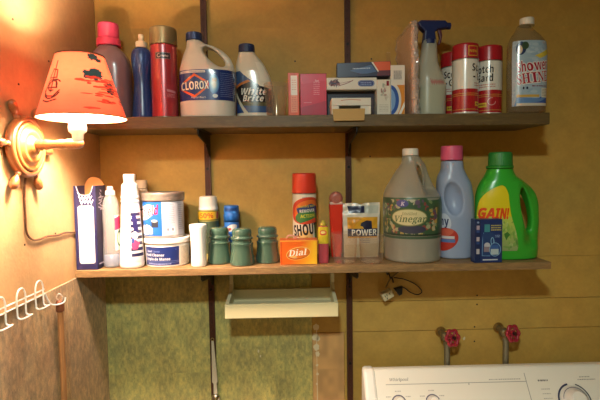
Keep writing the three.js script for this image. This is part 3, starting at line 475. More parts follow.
{ // three fabric protector cans
  const lab = print(768, 512, (c, w, h) => {
    rect(c, '#e3ddd0', 0, 0, w, h); rect(c, '#b41f28', 0, 285, w, 227); c.strokeStyle = '#d9b24a'; c.lineWidth = 4; for (const y of [330, 348, 486]) { c.beginPath(); c.moveTo(0, y); c.lineTo(w, y); c.stroke(); }
    for (const x of [534]) { text(c, 'Scotch', x, 78, 'bold 100px sans-serif', '#171312', { sx: 0.74 }); text(c, 'Gard', x + 26, 164, 'bold 100px sans-serif', '#171312', { sx: 0.74 }); rect(c, '#171312', x - 104, 162, 26, 14); lines(c, '#b5554e', x - 90, 226, 220, 2, 22, 9, 4);
      rect(c, '#d6b53a', x - 80, 410, 130, 44); lines(c, '#7a2a1a', x - 70, 424, 110, 1, 0, 14, 3); c.strokeStyle = '#e3a9a2'; c.lineWidth = 7; c.beginPath(); c.arc(x + 96, 400, 36, 0, 5); c.stroke(); }
  }, 0.25, { clearcoat: 1, clearcoatRoughness: 0.2 });
  const capPrint = print(128, 128, (c, w, h) => { rect(c, '#b02026', 0, 0, w, h); c.strokeStyle = '#d8b23c'; c.lineWidth = 9; c.strokeRect(8, 8, w - 16, h - 16); text(c, 'NEW', 64, 66, 'bold 46px sans-serif', '#d8b23c'); }, 0.4);
  const proto = thing('fabric_protector_can', 'foremost red and white spray can with a yellow square on its cap', 'spray can', [1.009, U, 0.128], -0.12, 'red and white spray cans');
  part(proto, 'can', lathe([[0, 0.003], [0.03, 0], [0.0335, 0.002], [0.0338, 0.006], [0.033, 0.009], [0.033, 0.150], [0.0315, 0.155], [0, 0.156]], 56), mat('#d8d2c6', 0.25, { metalness: 0.2 }));
  part(proto, 'label', wrap(0.0334, 0.007, 0.149, -Math.PI, Math.PI, 72), lab);
  part(proto, 'rim', new THREE.TorusGeometry(0.0332, 0.0012, 8, 48).rotateX(Math.PI / 2), STEEL, [0, 0.1515, 0]);
  part(proto, 'cap', lathe([[0, 0], [0.0335, 0], [0.0338, 0.002], [0.0332, 0.037], [0.032, 0.0415], [0.028, 0.043], [0, 0.043]], 56), mat('#b3212a', 0.3), [0, 0.152, 0]);
  const sq = part(proto, 'cap_sticker', wrap(0.0341, 0.157, 0.186, -0.05, 0.8, 12), capPrint);
  const a = proto.clone(); a.name = numbered('fabric_protector_can'); a.position.set(1.081, U, 0.107); a.rotation.y = -2.2; a.userData = { label: 'red and white spray can next to the clear shower cleaner bottle', category: 'spray can', group: 'red and white spray cans' }; a.remove(a.children[4]); scene.add(a);
  const b = a.clone(); b.name = numbered('fabric_protector_can'); b.position.set(1.007, U, 0.045); b.rotation.y = -1.7; b.userData = { label: 'half hidden red and white spray can behind the other two cans', category: 'spray can', group: 'red and white spray cans' }; scene.add(b);
}
{ // shower cleaner
  const P = 0.00259, X = u => (u - 527) * P, Y = v => (118.3 - v) * P;
  const b = new Body({ H: Y(24), n: 2.6, xl: [[0, X(509)], [Y(60), X(508.5)], [Y(45), X(509)], [Y(36), X(512)], [Y(29), X(516)], [Y(24), X(518)]], xr: [[0, X(545.5)], [Y(60), X(546)], [Y(45), X(545)], [Y(36), X(540)], [Y(29), X(533)], [Y(24), X(530)]], rz: [[0, 0.031], [Y(45), 0.031], [Y(32), 0.02], [Y(24), 0.014]] });
  const g = thing('shower_cleaner_bottle', 'clear shower cleaner bottle with a white cap and pale blue label', 'bottle', [1.160, U, 0.149]);
  part(g, 'body', b.shell(), clear('#e2dcc0', 0.9, 0.06));
  part(g, 'cap', ribbedCap(0.0178, 0.0172, 0.02, 30), mat('#e6dfcf', 0.4), [0, Y(24) - 0.001, 0]);
  part(g, 'label', b.surface(Y(111), Y(43), -1.15, 1.15, 16, 30, 0.0008), print(384, 512, (c, w, h) => {
    rect(c, '#9db4c4', 0, 0, w, h); const r = rng(17); for (let i = 0; i < 160; i++) { c.globalAlpha = 0.35; oval(c, ['#c9d6da', '#7f9fb8', '#b4c6cc'][i % 3], r() * w, r() * h, 6 + 18 * r(), 4 + 10 * r()); } c.globalAlpha = 1;
    poly(c, '#2e57a0', [[90, 470], [240, 450], [384, 372], [384, 512], [90, 512]]); poly(c, '#5b86b8', [[30, 512], [60, 440], [250, 455], [384, 400], [384, 430], [240, 480]]); rect(c, '#c9c2b0', 60, 490, 324, 22);
    oval(c, '#22355e', 100, 60, 50, 52); oval(c, '#d3c0a6', 92, 70, 26, 34); oval(c, '#35503a', 140, 40, 30, 30); poly(c, '#d6bf4a', [[200, 118], [340, 62], [372, 96], [240, 140]]);
    text(c, 'Shower', 200, 196, 'bold 112px sans-serif', '#a5273c', { rot: -0.12, sx: 0.68, stroke: '#e8e2da', lw: 12 }); text(c, 'SHINE', 204, 290, 'bold 112px serif', '#a5273c', { rot: -0.12, sx: 0.78, stroke: '#e8e2da', lw: 12 });
    lines(c, '#7a3a4a', 190, 352, 140, 1, 0, 9, 3); rect(c, '#d8d2c0', 262, 372, 100, 74); lines(c, '#8a8878', 270, 380, 84, 5, 12, 5, 8); oval(c, '#2a2f48', 130, 372, 8, 11); oval(c, '#2a2f48', 160, 372, 8, 11); text(c, '32', 344, 356, '22px sans-serif', '#3c4a66'); rect(c, '#c7a24e', 60, 424, 180, 20);
  }, 0.22, { clearcoat: 1, clearcoatRoughness: 0.2 }));
}

for (const o of scene.children) if (o.isGroup && o.position.y >= U - 1e-6 && o.position.y < U + 0.12 && o.position.z < 0.2 && o.name !== 'shelf_standard') {
  const k = /can|bottle|jug|pack|strip/.test(o.name) ? (o.name === 'shower_cleaner_bottle' ? 0.926 : 0.938) : 0.966; o.scale.y = k; o.position.y = U + (o.position.y - U) * k; // true heights, trimmed
}
// ------------------------------------------------------------------ lower shelf, left to right
{ // navy soap box with an open spout at the top
  const g = thing('soap_box', 'tall navy cardboard box with a white panel and torn tan top', 'box', [0.0305, L, 0.147]);
  const w = 0.054, h = 0.212, d = 0.062, navy = mat('#23234a', 0.5);
  const fr = print(256, 1000, (c, W, H) => { rect(c, '#24244c', 0, 0, W, H); c.fillStyle = '#efeae4'; c.beginPath(); c.roundRect(40, 235, 186, 690, 26); c.fill(); const r = rng(4); c.strokeStyle = '#e6e0ee'; c.lineWidth = 13; c.lineCap = 'round'; for (let k = 0; k < 3; k++) { c.beginPath(); for (let i = 0; i < 9; i++) { const x = 46 + i * 19 + k * 12, y = 86 + k * 46 + (i % 2 ? 24 : -8) * (0.6 + r()); i ? c.lineTo(x, y) : c.moveTo(x, y); } c.stroke(); } lines(c, '#d8d0d8', 70, 760, 120, 5, 30, 8, 6); });
  const front = [[-w / 2, 0], [w / 2, 0], [w / 2, h], [w / 2 - 0.006, h], [0.012, h - 0.022], [-0.012, h - 0.022], [-w / 2 + 0.006, h], [-w / 2, h]];
  const t = 0.0014;
  part(g, 'carton', mergeGeometries([extrude(front, t).translate(0, 0, d / 2 - t).toNonIndexed(), ...[at(new THREE.BoxGeometry(t, h, d - 2 * t), -w / 2 + t / 2, h / 2, 0), at(new THREE.BoxGeometry(t, h, d - 2 * t), w / 2 - t / 2, h / 2, 0), at(new THREE.BoxGeometry(w, h, t), 0, h / 2, -d / 2 + t / 2), at(new THREE.BoxGeometry(w, t, d), 0, t / 2, 0), at(new THREE.BoxGeometry(w - 2 * t, t, d - 2 * t), 0, h - 0.03, 0)].map(q => q.toNonIndexed())].map(q => { q.deleteAttribute('uv'); return q; })), navy);
  const fp = extrude(front.map(p => [p[0] * 0.97, p[1] === 0 ? 0.001 : p[1] - 0.0008]), 0.0003); { const p = fp.attributes.position, uv = fp.attributes.uv; for (let i = 0; i < p.count; i++) uv.setXY(i, p.getX(i) / w + 0.5, p.getY(i) / h); }
  part(g, 'front_panel', fp, fr, [0, 0, d / 2 + 0.0001]);
  part(g, 'side_panel', new THREE.PlaneGeometry(d - 0.004, h - 0.004), print(128, 512, (c, W, H) => { rect(c, '#22223f', 0, 0, W, H); const r = rng(14); c.strokeStyle = '#cfc8d6'; c.lineWidth = 7; for (let k = 0; k < 7; k++) { c.beginPath(); c.moveTo(20 + 80 * r(), 20 + 18 * k); c.lineTo(40 + 70 * r(), 34 + 18 * k); c.lineTo(30 + 80 * r(), 26 + 20 * k); c.stroke(); } poly(c, '#8a2450', [[90, 300], [128, 280], [128, 400], [96, 420]]); rect(c, '#cfc8d6', 10, 480, 100, 8); }), [w / 2 + 0.0003, h / 2, 0], [0, Math.PI / 2, 0]);
  part(g, 'spout_trim', tube([[-w / 2 + 0.006, h, 0], [-0.012, h - 0.021, 0], [0.012, h - 0.021, 0], [w / 2 - 0.006, h, 0]], 0.0009, 24, 6), mat('#e8e2d8', 0.6), [0, 0, d / 2 + 0.0006]);
  const fl = []; for (let i = 0; i <= 16; i++) { const a = Math.PI * i / 16; fl.push([-Math.cos(a) * 0.0245, h - 0.004 + Math.sin(a) * 0.026]); }
  part(g, 'torn_flap', extrude([[0.0245, h - 0.03], [-0.0245, h - 0.03], ...fl], 0.0016), mat('#b87c44', 0.7), [0, 0, -0.0282]);
}
{
  const g = thing('dish_soap_bottle', 'clear dish soap bottle nearly empty with blue liquid at the bottom', 'bottle', [0.0805, L, 0.143]);
  const pts = curve([[0.0001, 0], [0.0185, 0], [0.0215, 0.004], [0.0215, 0.05], [0.020, 0.09], [0.021, 0.13], [0.0205, 0.16], [0.015, 0.18], [0.0105, 0.187], [0.0001, 0.187]], 60);
  part(g, 'body', lathe(pts, 44), milky('#f0ece8', 0.78, 0.2));
  part(g, 'liquid', lathe([[0, 0.002], [0.0185, 0.002], [0.0203, 0.006], [0.0203, 0.033], [0, 0.033]], 40), mat('#5a7296', 0.2));
  const cap = part(g, 'cap', ribbedCap(0.0125, 0.012, 0.012, 24), WHITE, [0, 0.1865, 0]); part(cap, 'spout', lathe([[0, 0.0115], [0.0085, 0.0115], [0.0075, 0.021], [0.006, 0.023], [0, 0.023]], 24), WHITE);
  part(g, 'label', wrap(0.0217, 0.045, 0.135, 0.75, 2.0, 16), print(128, 256, (c, w, h) => { rect(c, '#d8d4cc', 0, 0, w, h); poly(c, '#b0305a', [[0, 20], [90, 0], [128, 90], [0, 110]]); oval(c, '#2f6a4a', 64, 170, 40, 60); oval(c, '#efe9e0', 64, 170, 26, 44); }, 0.3));
}
{
  const g = thing('white_bottle', 'white cleaner bottle with a tall white cap and navy striped side label', 'bottle', [0.1335, L, 0.150]);
  part(g, 'body', lathe(curve([[0.0001, 0], [0.026, 0], [0.0298, 0.004], [0.0298, 0.02], [0.0275, 0.07], [0.0245, 0.12], [0.0225, 0.16], [0.0215, 0.166], [0.023, 0.17], [0.0215, 0.175], [0.0228, 0.18], [0.0205, 0.187], [0.0001, 0.188]], 80), 48), mat('#efebe4', 0.3));
  part(g, 'cap', lathe(curve([[0.0001, 0.184], [0.0205, 0.184], [0.0205, 0.2], [0.0195, 0.213], [0.0150, 0.218], [0.0155, 0.235], [0.0145, 0.2395], [0.0001, 0.24]], 40), 44), mat('#f1ede6', 0.28));
  const b = new Body({ H: 1, xl: [[0, -0.0305], [0.02, -0.0305], [0.07, -0.0282], [0.12, -0.0252], [0.16, -0.0232]], xr: [[0, 0.0305], [0.02, 0.0305], [0.07, 0.0282], [0.12, 0.0252], [0.16, 0.0232]], rz: [[0, 0.0305], [0.02, 0.0305], [0.07, 0.0282], [0.12, 0.0252], [0.16, 0.0232]] });
  part(g, 'label', b.surface(0.018, 0.148, -0.1, 1.5, 16, 20), print(256, 512, (c, w, h) => { rect(c, '#efebe4', 0, 0, w, h); for (let i = 0; i < 8; i++) rect(c, '#26254a', 60 + 6 * (i % 2), 24 + i * 58, 196, 32); poly(c, '#2b2760', [[80, 60], [150, 40], [190, 220], [110, 240]]); oval(c, '#efebe4', 120, 250, 50, 40); poly(c, '#c24a78', [[60, 340], [120, 290], [190, 330], [150, 390], [80, 390]]); oval(c, '#3a4a90', 90, 300, 20, 26); }, 0.3));
}
{
  const g = thing('tall_bottle', 'cream bottle with a dark label half hidden behind the white cleaner bottle', 'bottle', [0.134, L, 0.055]);
  part(g, 'body', lathe(curve([[0.0001, 0], [0.026, 0], [0.029, 0.004], [0.029, 0.15], [0.027, 0.175], [0.016, 0.192], [0.0135, 0.2], [0.0001, 0.2]], 60), 44), mat('#d9cdb6', 0.3));
  part(g, 'cap', ribbedCap(0.0155, 0.015, 0.024, 28), mat('#d8c9ae', 0.4), [0, 0.2, 0]);
  part(g, 'label', wrap(0.0293, 0.02, 0.145, -1.5, 1.6, 30), print(256, 256, (c, w, h) => { rect(c, '#2c2428', 0, 0, w, h); for (let i = 0; i < 6; i++) rect(c, i % 2 ? '#b8a88c' : '#8d8478', 0, 30 + i * 38, w, 10); oval(c, '#6a5a50', 150, 70, 40, 26); }, 0.35));
}
{
  const g = thing('plastic_tub', 'white round tub with a navy label and flat lid under the blue tin', 'tub', [0.2155, L, 0.112]);
  part(g, 'tub', lathe([[0, 0.001], [0.053, 0], [0.0555, 0.002], [0.057, 0.062], [0, 0.063]], 64), mat('#e9e3d6', 0.35));
  part(g, 'lid', lathe([[0, 0.060], [0.0595, 0.060], [0.0602, 0.062], [0.0602, 0.071], [0.0585, 0.0735], [0.054, 0.074], [0.052, 0.0725], [0, 0.0725]], 64), mat('#f0ebdf', 0.3));
  const b = new Body({ H: 1, xl: [[0, -0.0559], [0.062, -0.0574]], xr: [[0, 0.0559], [0.062, 0.0574]], rz: [[0, 0.0559], [0.062, 0.0574]], foot: -1 });
  part(g, 'label', b.surface(0.005, 0.053, -1.0, 1.45, 4, 44), print(768, 256, (c, w, h) => {
    rect(c, '#1d2c66', 0, 0, w, h); rect(c, '#e4ddc9', 560, 0, 208, h); lines(c, '#8f8a7c', 584, 14, 168, 15, 16, 5, 9); text(c, 'Hand', 60, 62, 'bold 38px sans-serif', '#d8dae6', { align: 'left' }); text(c, 'Cleaner', 170, 62, '34px sans-serif', '#93a0cc', { align: 'left' });
    text(c, 'Hand Cleaner', 20, 112, 'bold 50px sans-serif', '#f2f0ea', { align: 'left' }); text(c, 'Limpia de Manos', 20, 168, 'bold 50px sans-serif', '#f2f0ea', { align: 'left' }); rect(c, '#7f8cc0', 60, 196, 490, 4); rect(c, '#7f8cc0', 60, 216, 490, 4); lines(c, '#aab2d6', 80, 228, 360, 1, 0, 14, 2); oval(c, '#4b5ca0', 510, 40, 8, 8);
  }, 0.3));
}
{
  const g = thing('cleaner_tin', 'round grey tin with a blue and white printed label on top of the tub', 'tin', [0.208, L + 0.0745, 0.112]);
  part(g, 'tin', lathe([[0, 0.001], [0.051, 0], [0.0535, 0.0015], [0.0535, 0.004], [0.0525, 0.006], [0.0525, 0.096], [0, 0.097]], 64), mat('#aaa8a8', 0.3, { metalness: 0.6 }));
  part(g, 'lid', lathe([[0, 0.095], [0.0545, 0.095], [0.0548, 0.097], [0.0548, 0.104], [0.0542, 0.106], [0.0548, 0.108], [0.0548, 0.115], [0.053, 0.1175], [0.05, 0.117], [0.0485, 0.115], [0, 0.115]], 64), mat('#8f8378', 0.35, { metalness: 0.5 }));
  part(g, 'label', wrap(0.0528, 0.007, 0.094, -1.5, 1.55, 56), print(1024, 400, (c, w, h) => {
    rect(c, '#1f62b8', 0, 0, 560, h); rect(c, '#c9ccd6', 560, 0, w - 560, h); oval(c, '#eef0f2', 250, 130, 200, 84, -0.25); poly(c, '#eef0f2', [[130, 60], [430, 40], [400, 160], [150, 230]]); text(c, 'Shield', 300, 118, 'italic bold 150px sans-serif', '#b81028', { rot: -0.12, sx: 0.9 });
    oval(c, '#eef0f2', 250, 330, 150, 60); poly(c, '#eef0f2', [[110, 320], [400, 310], [400, 380], [110, 390]]); rect(c, '#2a2c38', 380, 226, 120, 76); oval(c, '#e9e4da', 432, 226, 54, 15); oval(c, '#1f62b8', 220, 250, 60, 34);
    lines(c, '#8f95a8', 620, 30, 150, 11, 22, 8, 8); rect(c, '#eef0f2', 620, 300, 70, 60); rect(c, '#eef0f2', 704, 300, 60, 60); oval(c, '#6a7086', 652, 330, 15, 22); oval(c, '#6a7086', 734, 330, 15, 22); rect(c, '#b0b4c0', 830, 0, 194, h); lines(c, '#868a98', 850, 40, 150, 13, 24, 8, 18);
  }, 0.3, { metalness: 0.1 }));
}
{
  const g = thing('white_canister', 'plain white waisted plastic canister in front of the half price bottle', 'canister', [0.3055, L, 0.150]);
  part(g, 'body', lathe(curve([[0.0001, 0], [0.018, 0], [0.0195, 0.003], [0.0192, 0.04], [0.0205, 0.08], [0.0222, 0.097], [0.0224, 0.104], [0.021, 0.108], [0.0001, 0.108]], 50), 44), mat('#efe9df', 0.3));
  part(g, 'seam', new THREE.TorusGeometry(0.0222, 0.0005, 6, 44).rotateX(Math.PI / 2), mat('#d8d0c2', 0.4), [0, 0.1, 0]);
}
{
  const g = thing('sale_bottle', 'white capped bottle with a yellow 50% sticker at the back of the shelf', 'bottle', [0.316, L, 0.052]);
  g.scale.y = 0.955; part(g, 'body', lathe([[0, 0], [0.027, 0], [0.029, 0.003], [0.029, 0.138], [0.0265, 0.145], [0, 0.146]], 48), mat('#b3a25a', 0.4));
  part(g, 'cap', lathe(curve([[0.0001, 0.145], [0.0268, 0.145], [0.0255, 0.155], [0.0245, 0.178], [0.0225, 0.1835], [0.0001, 0.184]], 30), 48), mat('#e3dccf', 0.4));
  part(g, 'label', wrap(0.0294, 0.115, 0.143, -1.45, 1.45, 30), print(384, 128, (c, w, h) => { rect(c, '#d6a72a', 0, 0, w, h); rect(c, '#5a5a20', 0, 0, w, 10); rect(c, '#5a5a20', 0, 112, w, 16); text(c, '50%', 186, 62, 'bold 92px sans-serif', '#9c2418'); poly(c, '#b8341f', [[330, 10], [372, 20], [350, 110], [318, 100]]); }, 0.4));
  part(g, 'lower_label', wrap(0.0293, 0.02, 0.113, -1.45, 1.45, 30), mat('#3c4a34', 0.5));
}
{
  const g = thing('blue_spray', 'small bright blue bottle with a ridged blue cap behind the glass insulators', 'bottle', [0.380, L, 0.05]);
  g.scale.y = 0.965; part(g, 'body', lathe([[0, 0], [0.019, 0], [0.021, 0.003], [0.021, 0.108], [0, 0.109]], 40), mat('#2f6fbf', 0.35));
  part(g, 'cap', lathe([[0, 0.108], [0.0222, 0.108], [0.0222, 0.128], [0.0205, 0.131], [0.0205, 0.134], [0.0212, 0.136], [0.0205, 0.152], [0.0195, 0.1545], [0, 0.1545]], 40), mat('#2a69b8', 0.35));
  part(g, 'cap_print', wrap(0.0213, 0.1385, 0.149, -0.9, 0.9, 16), print(128, 48, (c, w, h) => { rect(c, '#1d4c92', 0, 0, w, h); lines(c, '#14356e', 8, 12, 110, 1, 0, 24, 3); }, 0.4));
  part(g, 'label', wrap(0.0213, 0.05, 0.106, -1.2, 1.2, 20), print(128, 128, (c, w, h) => { rect(c, '#2f6fbf', 0, 0, w, h); oval(c, '#d8d2cc', 70, 34, 42, 22, -0.3); oval(c, '#b0463c', 50, 44, 18, 9, -0.3); }, 0.4));
}
{ // glass insulators
  const glass = mat('#4f6e5c', 0.06, { transmission: 0.3, thickness: 0.01, ior: 1.52, attenuationColor: new THREE.Color('#8aa894'), attenuationDistance: 0.03, clearcoat: 1, clearcoatRoughness: 0.06 });
  const pts = [[0.0001, 0.097], [0.014, 0.0965], [0.022, 0.094], [0.0252, 0.089], [0.0258, 0.081], [0.0252, 0.0755], [0.0262, 0.074], [0.0288, 0.0725], [0.0295, 0.0695], [0.0286, 0.067], [0.0262, 0.0655], [0.0256, 0.0615], [0.0264, 0.0585], [0.029, 0.0575], [0.0298, 0.0545], [0.029, 0.0515], [0.0284, 0.044], [0.0302, 0.025], [0.0326, 0.006], [0.0316, 0.001], [0.0292, 0.0005], [0.027, 0.003], [0.0245, 0.02], [0.019, 0.035], [0.0145, 0.042], [0.013, 0.07], [0.0001, 0.072]];
  const c3 = new THREE.CatmullRomCurve3(pts.map(p => V(p[0], p[1], 0)), false, 'centripetal').getPoints(110).map(p => [p.x, p.y]).reverse();
  const geo = lathe(c3, 56);
  const wire = mergeGeometries([new THREE.TorusGeometry(0.0232, 0.0009, 6, 48).rotateX(Math.PI / 2).translate(0, 0.0795, 0)]);
  [[0.3535, 0.112, 'green glass insulator nearest the white canister, first of the three'], [0.417, 0.140, 'middle green glass insulator, standing slightly in front of its two neighbours'], [0.4825, 0.112, 'green glass insulator beside the orange soap carton']].forEach(([x, z, label], i) => {
    const g = thing('glass_insulator', label, 'insulator', [x, L, z], i * 0.7, 'green glass insulators');
    part(g, 'glass', geo, glass);
    const drips = []; for (let k = 0; k < 36; k++) { const a = k / 36 * 6.283; drips.push(new THREE.SphereGeometry(0.0019, 8, 6).scale(1, 0.8, 1).translate(0.0304 * Math.sin(a), 0.0016, 0.0304 * Math.cos(a))); }
    const s = part(g, 'drip_points', mergeGeometries(drips), glass); s.userData.kind = 'stuff';
  });
}
{
  const g = thing('aerosol_can', 'tall stain remover can with a red cap and bold black lettering', 'spray can', [0.584, L, 0.078]);
  part(g, 'can', lathe([[0, 0.003], [0.03, 0], [0.0325, 0.002], [0.033, 0.006], [0.0325, 0.009], [0.0325, 0.178], [0.031, 0.183], [0, 0.184]], 56), mat('#e4dac4', 0.28, { metalness: 0.1 }));
  part(g, 'cap', lathe([[0, 0.182], [0.0333, 0.182], [0.0336, 0.184], [0.0326, 0.231], [0.0315, 0.2355], [0.028, 0.237], [0, 0.237]], 56), mat('#d23a24', 0.3));
  part(g, 'rim', new THREE.TorusGeometry(0.0327, 0.0011, 8, 48).rotateX(Math.PI / 2), STEEL, [0, 0.1805, 0]);
  part(g, 'label', wrap(0.0329, 0.008, 0.178, -1.75, 1.75, 60), print(640, 896, (c, w, h) => {
    rect(c, '#e6dcc6', 0, 0, w, h); text(c, 'new', 320, 40, 'bold 36px sans-serif', '#4a5a90'); c.translate(0, -105); oval(c, '#cf3d22', 360, 330, 300, 190, -0.15); oval(c, '#e2702a', 380, 330, 240, 150, -0.15); poly(c, '#2b3d72', [[180, 300], [420, 230], [640, 300], [640, 420], [220, 400]]); oval(c, '#3d7a3f', 350, 420, 190, 90, -0.1); poly(c, '#4f8b3c', [[460, 420], [640, 380], [640, 896], [500, 800]]); poly(c, '#223a66', [[560, 460], [640, 420], [640, 896], [580, 820]]);
    text(c, 'laundry stain', 360, 262, 'bold 44px sans-serif', '#d9c43a', { rot: -0.06 }); text(c, 'REMOVER', 360, 330, 'bold 60px sans-serif', '#efe9dc', { rot: -0.06, sx: 0.9 }); text(c, 'ACTION', 370, 404, 'bold 64px sans-serif', '#e0cf3e', { rot: -0.06 }); poly(c, '#d6452a', [[240, 510], [500, 430], [560, 500], [300, 520]]); oval(c, '#e9c27a', 330, 700, 120, 90);
    text(c, 'SHOUT', 326, 600, 'bold 210px sans-serif', '#141214', { rot: -0.1, sx: 0.62, stroke: '#141214', lw: 8 }); poly(c, '#d8a53a', [[120, 740], [360, 700], [480, 896], [120, 896]]); c.strokeStyle = '#b5602a'; c.lineWidth = 16; c.beginPath(); c.ellipse(220, 720, 60, 26, 0.2, 0, 5); c.stroke();
  }, 0.3, { clearcoat: 0.4, clearcoatRoughness: 0.15 }));
}
{
  const g = thing('soap_carton', 'orange and yellow soap bar carton with an oval script badge', 'box', [0.565, L, 0.143]);
  carton(g, 0.096, 0.064, 0.034, mat('#e0702a', 0.42), print(512, 340, (c, w, h) => {
    rect(c, '#e2661f', 0, 0, w, h); for (let i = 0; i < 26; i++) poly(c, `rgb(${226 + i * 0.4},${104 + i * 3.2},${32 + i * 0.5})`, [[500 - i * 11, 0], [w, 0], [w, h], [150 + i * 13, h]].map(([x, y], k) => k === 0 ? [330 + i * 6, 0] : k === 3 ? [120 + i * 13, h] : [x, y])); poly(c, '#d04f1c', [[0, 0], [22, 0], [22, h], [0, h]]); poly(c, '#f0a23c', [[0, 0], [w, 0], [w, 12], [0, 16]]);
    oval(c, '#f0c06a', 250, 186, 172, 92, -0.18); oval(c, '#b8541a', 252, 188, 164, 84, -0.18); oval(c, '#d4701f', 256, 180, 156, 72, -0.18); text(c, 'Dial', 232, 176, 'italic bold 118px serif', '#f6efe0', { rot: -0.08, sx: 1.05 }); oval(c, '#e8b45a', 180, 232, 50, 12, -0.1); oval(c, '#c8a070', 200, 248, 38, 10);
  }, 0.3));
  part(g, 'end_flap', at(rbox(0.097, 0.0012, 0.035, 0.0004), 0, 0.0643, 0), mat('#d9601f', 0.4));
  part(g, 'wrapper_twist', tube([[-0.032, 0.066, 0], [-0.026, 0.074, 0.002], [-0.012, 0.0725, 0.003], [-0.004, 0.068, 0], [-0.014, 0.066, -0.002]], 0.0022, 24, 6), mat('#d9a08a', 0.5));
}
{
  const g = thing('glue_bottle', 'little yellow topped pink bottle beside the soap carton', 'bottle', [0.6305, L, 0.142]);
  const b = new Body({ H: 0.098, n: 3.2, xl: [[0, -0.0135], [0.09, -0.0135], [0.098, -0.012]], xr: [[0, 0.0135], [0.09, 0.0135], [0.098, 0.012]], rz: [[0, 0.010], [0.098, 0.009]] });
  part(g, 'body', b.shell(30, 36), milky('#cc5560', 0.3, 0.3));
  part(g, 'label', b.surface(0.052, 0.096, -1.5, 1.5, 6, 20, 0.0006), print(192, 256, (c, w, h) => { rect(c, '#dcc22e', 0, 0, w, h); oval(c, '#cf5a3a', 90, 90, 36, 40); oval(c, '#eedb8a', 90, 84, 18, 20); rect(c, '#b89a1e', 20, 150, 150, 10); lines(c, '#8a7a20', 40, 176, 110, 4, 18, 6, 5); }, 0.35));
  part(g, 'cap', lathe([[0, 0.097], [0.0075, 0.097], [0.0075, 0.104], [0.005, 0.107], [0.0035, 0.112], [0, 0.1125]], 20), mat('#c9b13a', 0.4));
}
{
  const g = thing('scrub_brush', 'red handled wand with a clear round head standing behind the cups', 'brush', [0.673, L, 0.058]);
  part(g, 'handle', extrude([[-0.013, 0], [0.013, 0], [0.016, 0.02], [0.0165, 0.07], [0.0185, 0.115], [0.02, 0.148], [0.015, 0.152], [-0.015, 0.152], [-0.02, 0.148], [-0.0185, 0.115], [-0.0165, 0.07], [-0.016, 0.02]], 0.022, 0.005).translate(0, 0, -0.011), mat('#d8321f', 0.3));
  part(g, 'collar', rbox(0.036, 0.008, 0.024, 0.003).translate(0, 0.152, 0), mat('#d8c0b0', 0.4));
  part(g, 'head', lathe(curve([[0.0001, -0.013], [0.012, -0.013], [0.0185, -0.006], [0.0185, 0.006], [0.012, 0.013], [0.0001, 0.013]], 20), 36).rotateX(Math.PI / 2), milky('#d98a7a', 0.5, 0.3), [0, 0.165, 0]);
}
{ // powder bag
  const g = thing('powder_bag', 'yellow and white plastic bag of cleaning powder behind the clear cups', 'bag', [0.742, L, 0.062]);
  const w = 0.106, h = 0.15, geo = new THREE.BoxGeometry(w, h, 0.034, 24, 30, 4), p = geo.attributes.position, n = noise2(77);
  for (let i = 0; i < p.count; i++) { const x = p.getX(i), y = p.getY(i), z = p.getZ(i), ty = (y + h / 2) / h, k = Math.pow(Math.max(0, Math.sin(Math.PI * clamp(ty * 0.86 + 0.1, 0, 1))), 0.6) * (1 - 0.55 * (2 * x / w) ** 2), wr = 0.006 * (n(x * 90 + 20, y * 90 + 20) - 0.5); p.setZ(i, z * clamp(k, 0.06, 1) + wr * ty); p.setY(i, y + h / 2 + (ty > 0.98 ? 0.008 * (n(x * 60, 3) - 0.5) : 0)); p.setX(i, x * (1 - 0.1 * (1 - ty))); }
  geo.computeVertexNormals();
  part(g, 'bag', geo, mat('#d8d2c0', 0.3, { clearcoat: 0.3 }));
  const lab = new THREE.PlaneGeometry(w * 0.96, h * 0.95, 24, 30), q = lab.attributes.position;
  for (let i = 0; i < q.count; i++) { const x = q.getX(i), y = q.getY(i), ty = (y + h / 2) / h, k = Math.pow(Math.max(0, Math.sin(Math.PI * clamp(ty * 0.86 + 0.1, 0, 1))), 0.6) * (1 - 0.55 * (2 * x / w) ** 2); q.setZ(i, 0.017 * clamp(k, 0.06, 1) + 0.006 * (n(x * 90 + 20, y * 90 + 20) - 0.5) * ty + 0.0009); q.setY(i, y + h / 2); q.setX(i, x * (1 - 0.1 * (1 - ty))); }
  lab.computeVertexNormals();
  part(g, 'print', lab, print(512, 720, (c, w2, h2) => {
    rect(c, '#d6d0bd', 0, 0, w2, h2); poly(c, '#1d2748', [[60, 14], [300, 14], [310, 110], [80, 110]]); rect(c, '#bcc0b0', 300, 10, 200, 110); rect(c, '#d9a02c', 50, 170, 440, 290); poly(c, '#1d2748', [[50, 330], [490, 330], [490, 440], [50, 440]]); poly(c, '#c88a24', [[70, 190], [250, 190], [120, 330], [70, 330]]); poly(c, '#1d2340', [[250, 250], [330, 214], [400, 224], [410, 330], [300, 350], [270, 300], [236, 290]]);
    text(c, 'POWER', 290, 384, 'bold 116px sans-serif', '#f2efe2', { sx: 0.95 }); lines(c, '#5a6080', 230, 470, 150, 4, 26, 10, 5); poly(c, '#c8bfa2', [[0, 560], [w2, 540], [w2, h2], [0, h2]]);
  }, 0.3));
}
tumbler('plastic_cup', 'clear plastic cup in front of the red wand on the lower shelf', [0.6865, L, 0.142], 0.029, 0.035, 0.079, clear('#fbf6f0', 0.97, 0.04));
tumbler('plastic_cup', 'clear plastic cup beside the vinegar jug on the lower shelf', [0.7565, L, 0.144], 0.030, 0.034, 0.074, clear('#fbf6f0', 0.97, 0.04));
